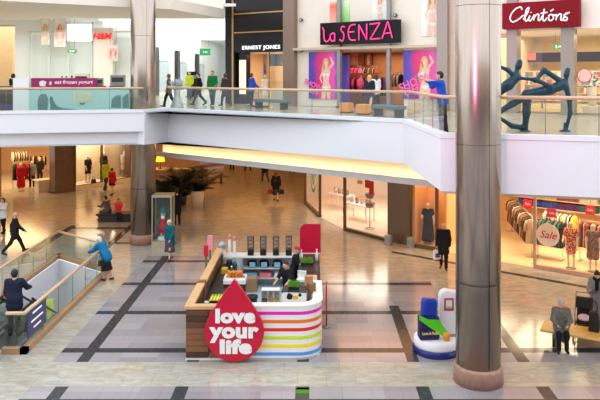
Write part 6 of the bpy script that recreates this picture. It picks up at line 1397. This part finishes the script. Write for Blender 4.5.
grail(580, 604, 2.0, 1.8, 1.62, 'chrome rail of rust and brown dresses behind the taupe mannequin', 'the rail behind the taupe mannequin', ['rust', 'brown', 'black', 'beige', 'red'], 'dress', 16, 'dresses behind the taupe mannequin')
grail(440, 458, 2.4, 2.3, 1.7, 'chrome rail of bright tops behind the black mannequins', 'the rail beside the black mannequins', ['pink', 'yellow', 'purple', 'red', 'teal', 'yellow'], 'top', 14, 'bright tops beside the black mannequins')
grail(440, 458, 4.2, 4.1, 2.3, 'high chrome rail of bright dresses at the back of the left dress shop', 'the high back rail of the dress shop', ['yellow', 'pink', 'red', 'purple'], 'dress', 14, 'bright dresses on the high back rail')
# wall shelf of bright folded clothes at the back
a_ = GFr.u(515, 6.4); b_ = GFr.u(600, 6.4)
t = thing('clothes_shelf', 'long wall shelves at the back of the dress shop', 'shelf', GFr.w(a_, 6.45, 0), GFr.a)
for z in (1.0, 1.42, 1.84): B(0, b_ - a_, 0, .5, z, z + .04).build('shelf_board', CREAM, t)
for x in (0, (b_ - a_) / 2, b_ - a_): B(x - .03, x + .03, .44, .5, 0, 2.3).build('upright', METAL, t)
_s = None; pal = ['yellow', 'olive', 'navy', 'yellow', 'red', 'teal', 'cream', 'pink']; rows = {1.88: ['olive', 'yellow', 'teal', 'olive'], 1.46: ['yellow', 'yellow', 'rust', 'cream'], 1.04: ['navy', 'navy', 'purple', 'teal']}
BRI = {'olive': mat('fold_lime', (150, 190, 40), .8), 'yellow': mat('fold_yellow', (240, 206, 40), .8), 'navy': mat('fold_blue', (60, 80, 180), .8), 'teal': CLO['teal'], 'rust': CLO['rust'], 'cream': CLO['cream'], 'purple': CLO['purple']}
for z, cs_ in rows.items():
    for i in range(14):
        c = cs_[i * len(cs_) // 14]; p = GFr.w(a_ + .3 + i * (b_ - a_ - .6) / 13, 6.7, z); lb = '%s folded clothes stack on the %s wall shelf of the dress shop' % (dict(olive='lime', navy='blue').get(c, c), {1.88: 'top', 1.46: 'middle', 1.04: 'lowest'}[z])
        if _s is None:
            m = M()
            for k in range(5): m.box(-.16, .16, -.2, .2, k * .055, k * .055 + .05)
            _s = m.build('folded_clothes', BRI[c], bevel=.015); o = tag(_s, lb, 'clothes', 'folded clothes on the dress shop wall shelf')
        else: o = _s.copy(); COL.objects.link(o); o['label'] = lb
        recolor(o, BRI[c]); o.location = p; o.rotation_euler = (0, 0, GFr.a)
SR = mat('sale_red', (214, 20, 30), .5)
def salecard(px, py, v, label, w=.34, h=.36):
    u_, z_ = GFr.uz(px, py, v); t = thing('sale_card', label, 'sign', GFr.w(u_, v, z_), GFr.a); B(-w / 2, w / 2, 0, .02, -h / 2, h / 2).build('sheet', SR, t); o = text('Sale', .14, mat('letters_pale', (0, 0, 0)), t, depth=.006, shear=.3); o.location = (0, -.006, 0); M().cyl((0, .01, h / 2), (0, .01, 4.4 - z_), .006, n=5).build('cord', METAL, t)
salecard(527.5, 204, 2.2, 'red sale card hanging over the receding coat rail'); salecard(551.5, 213, 1.3, 'red sale card hanging just above the round sale disc'); salecard(590, 210, 1.4, 'red sale card hanging above the taupe mannequin')
u_, z_ = GFr.uz(548, 235, -.02); t = thing('sale_disc', 'round cream sale disc with red script on the dress shop window', 'sign', GFr.w(u_, -.03, z_), GFr.a); o = M().cyl((0, 0, 0), (0, -.02, 0), .43, n=36).build('disc', mat('disc_cream', (246, 232, 216), .5, var=.01), t); o = text('Sale', .40, SR, t, depth=.012, shear=.35); o.location = (0, -.03, 0)
# ---------------- left hand clothes shop and its display window
Ls = Front((-18.0, 39.5), 44.5)
def lp_(px, v): q_ = Ls.w(Ls.u(px, v), v); return (q_.x, q_.y)
def lrail(p0, p1, v0, v1, zt, *rest): return rail(lp_(p0, v0), lp_(p1, v1), zt, .0, *rest)
lrail(13, 31, 3.4, 3.1, 1.7, 'chrome rail of black and red coats in the left clothes shop', 'the front rail of the left clothes shop', ['black', 'black', 'black', 'red', 'red', 'black', 'grey'], 'coat', 14, 'coats on the left shop front rail')
lrail(30, 46, 6.0, 5.6, 1.8, 'chrome rail of dark tops deep in the left clothes shop', 'the deep rail of the left clothes shop', ['black', 'brown', 'beige', 'black'], 'top', 12, 'tops on the left shop deep rail')
lrail(12, 28, 6.6, 6.4, 2.1, 'tall chrome rail of pale tops at the back of the left clothes shop', 'the back rail of the left clothes shop', ['cream', 'black', 'beige', 'brown'], 'top', 12, 'tops on the left shop back rail')
q_ = lp_(21, 2.4); mannequin((q_[0], q_[1], .012), 200, 'mannequin in a bright red dress in front of the coat rail', dict(top=('dress', C_['red'], .6, 1, .02, 1.2)))
q_ = lp_(32, 3.0); mannequin((q_[0], q_[1], .012), 200, 'mannequin in black with a grey jacket right of the red dress', dict(top=('jacket', C_['grey'], .05, 1), bottom=('trousers', C_['black'])))
q_ = lp_(40, 4.6); mannequin((q_[0], q_[1], .012), 190, 'mannequin in all black deep in the left clothes shop', dict(top=('jacket', C_['black'], .05, 1), bottom=('trousers', C_['black'])))
q_ = lp_(56, .45); mannequin((q_[0], q_[1], .10), 215, 'pale mannequin in white beside the brown pier of the left shop', dict(top=('dress', C_['white'], .3, .4, .014, .9)))
t = thing('plinth', 'low dark plinth under the pale mannequin of the left shop', 'plinth', (q_[0], q_[1], 0), Ls.a); B(-.35, .35, -.3, .3, 0, .10).build('block', DC, t)
t = thing('display_table', 'pale display table just inside the left clothes shop', 'table', (*lp_(46, 1.4), 0), Ls.a); B(-.7, .7, -.4, .4, .7, .76).build('tabletop', CREAM, t); B(-.6, .6, -.3, .3, 0, .7).build('base', CREAM, t)
Lf = Front((-14.85, 42.7), 57.3)
def fp(px, v): q_ = Lf.w(Lf.u(px, v), v); return (q_.x, q_.y, .30)
wn = B(0, 4.5, -.01, .01, .28, 4.2).build('window_24', GLW); wn.location = (-14.85, 42.7, 0); wn.rotation_euler = (0, 0, R(57.3)); struct(wn); m = M()
for u_ in (0, 2.1, 4.6): m.box(u_ - .06, u_ + .06, -.06, .06, .28, 4.2)
m.build('window_frame', FRM, wn)
struct(M().prism([(-14.8, 42.75), (-12.3, 46.6), (-13.0, 47.6), (-15.9, 43.8)], XY, 0, .28).build('floor_display_window', mat('display_cream', (0, 0, 0))))
mannequin(fp(88, .7), 230, 'mannequin in a black top and skirt in the lit display window', dict(top=('top', C_['black'], .06, .8), bottom=('skirt', C_['black'], .4, 1)), H=1.7)
mannequin(fp(103.5, .7), 230, 'mannequin in a long black coat in the lit display window', dict(top=('coat', C_['black'], .5, 1, .03)), H=1.8)
mannequin(fp(124, .6), 230, 'mannequin in cream at the right of the lit display window', dict(top=('coat', C_['beige'], .4, 1, .03)), H=1.74)
q_ = fp(90.5, .25); t = thing('handbag', 'dark handbag on the floor of the lit display window', 'bag', (q_[0] + .2, q_[1], .285), R(57)); M().prism([(-.18, 0), (.18, 0), (.13, .26), (-.13, .26)], XZ, -.07, .07).build('body', mat('bag_brown', (60, 42, 34), .5), t, bevel=.02); M().tube(catmull([(-.08, 0, .25), (-.05, 0, .42), (.05, 0, .42), (.08, 0, .25)], 5), .01, 6).build('handle', DC, t)
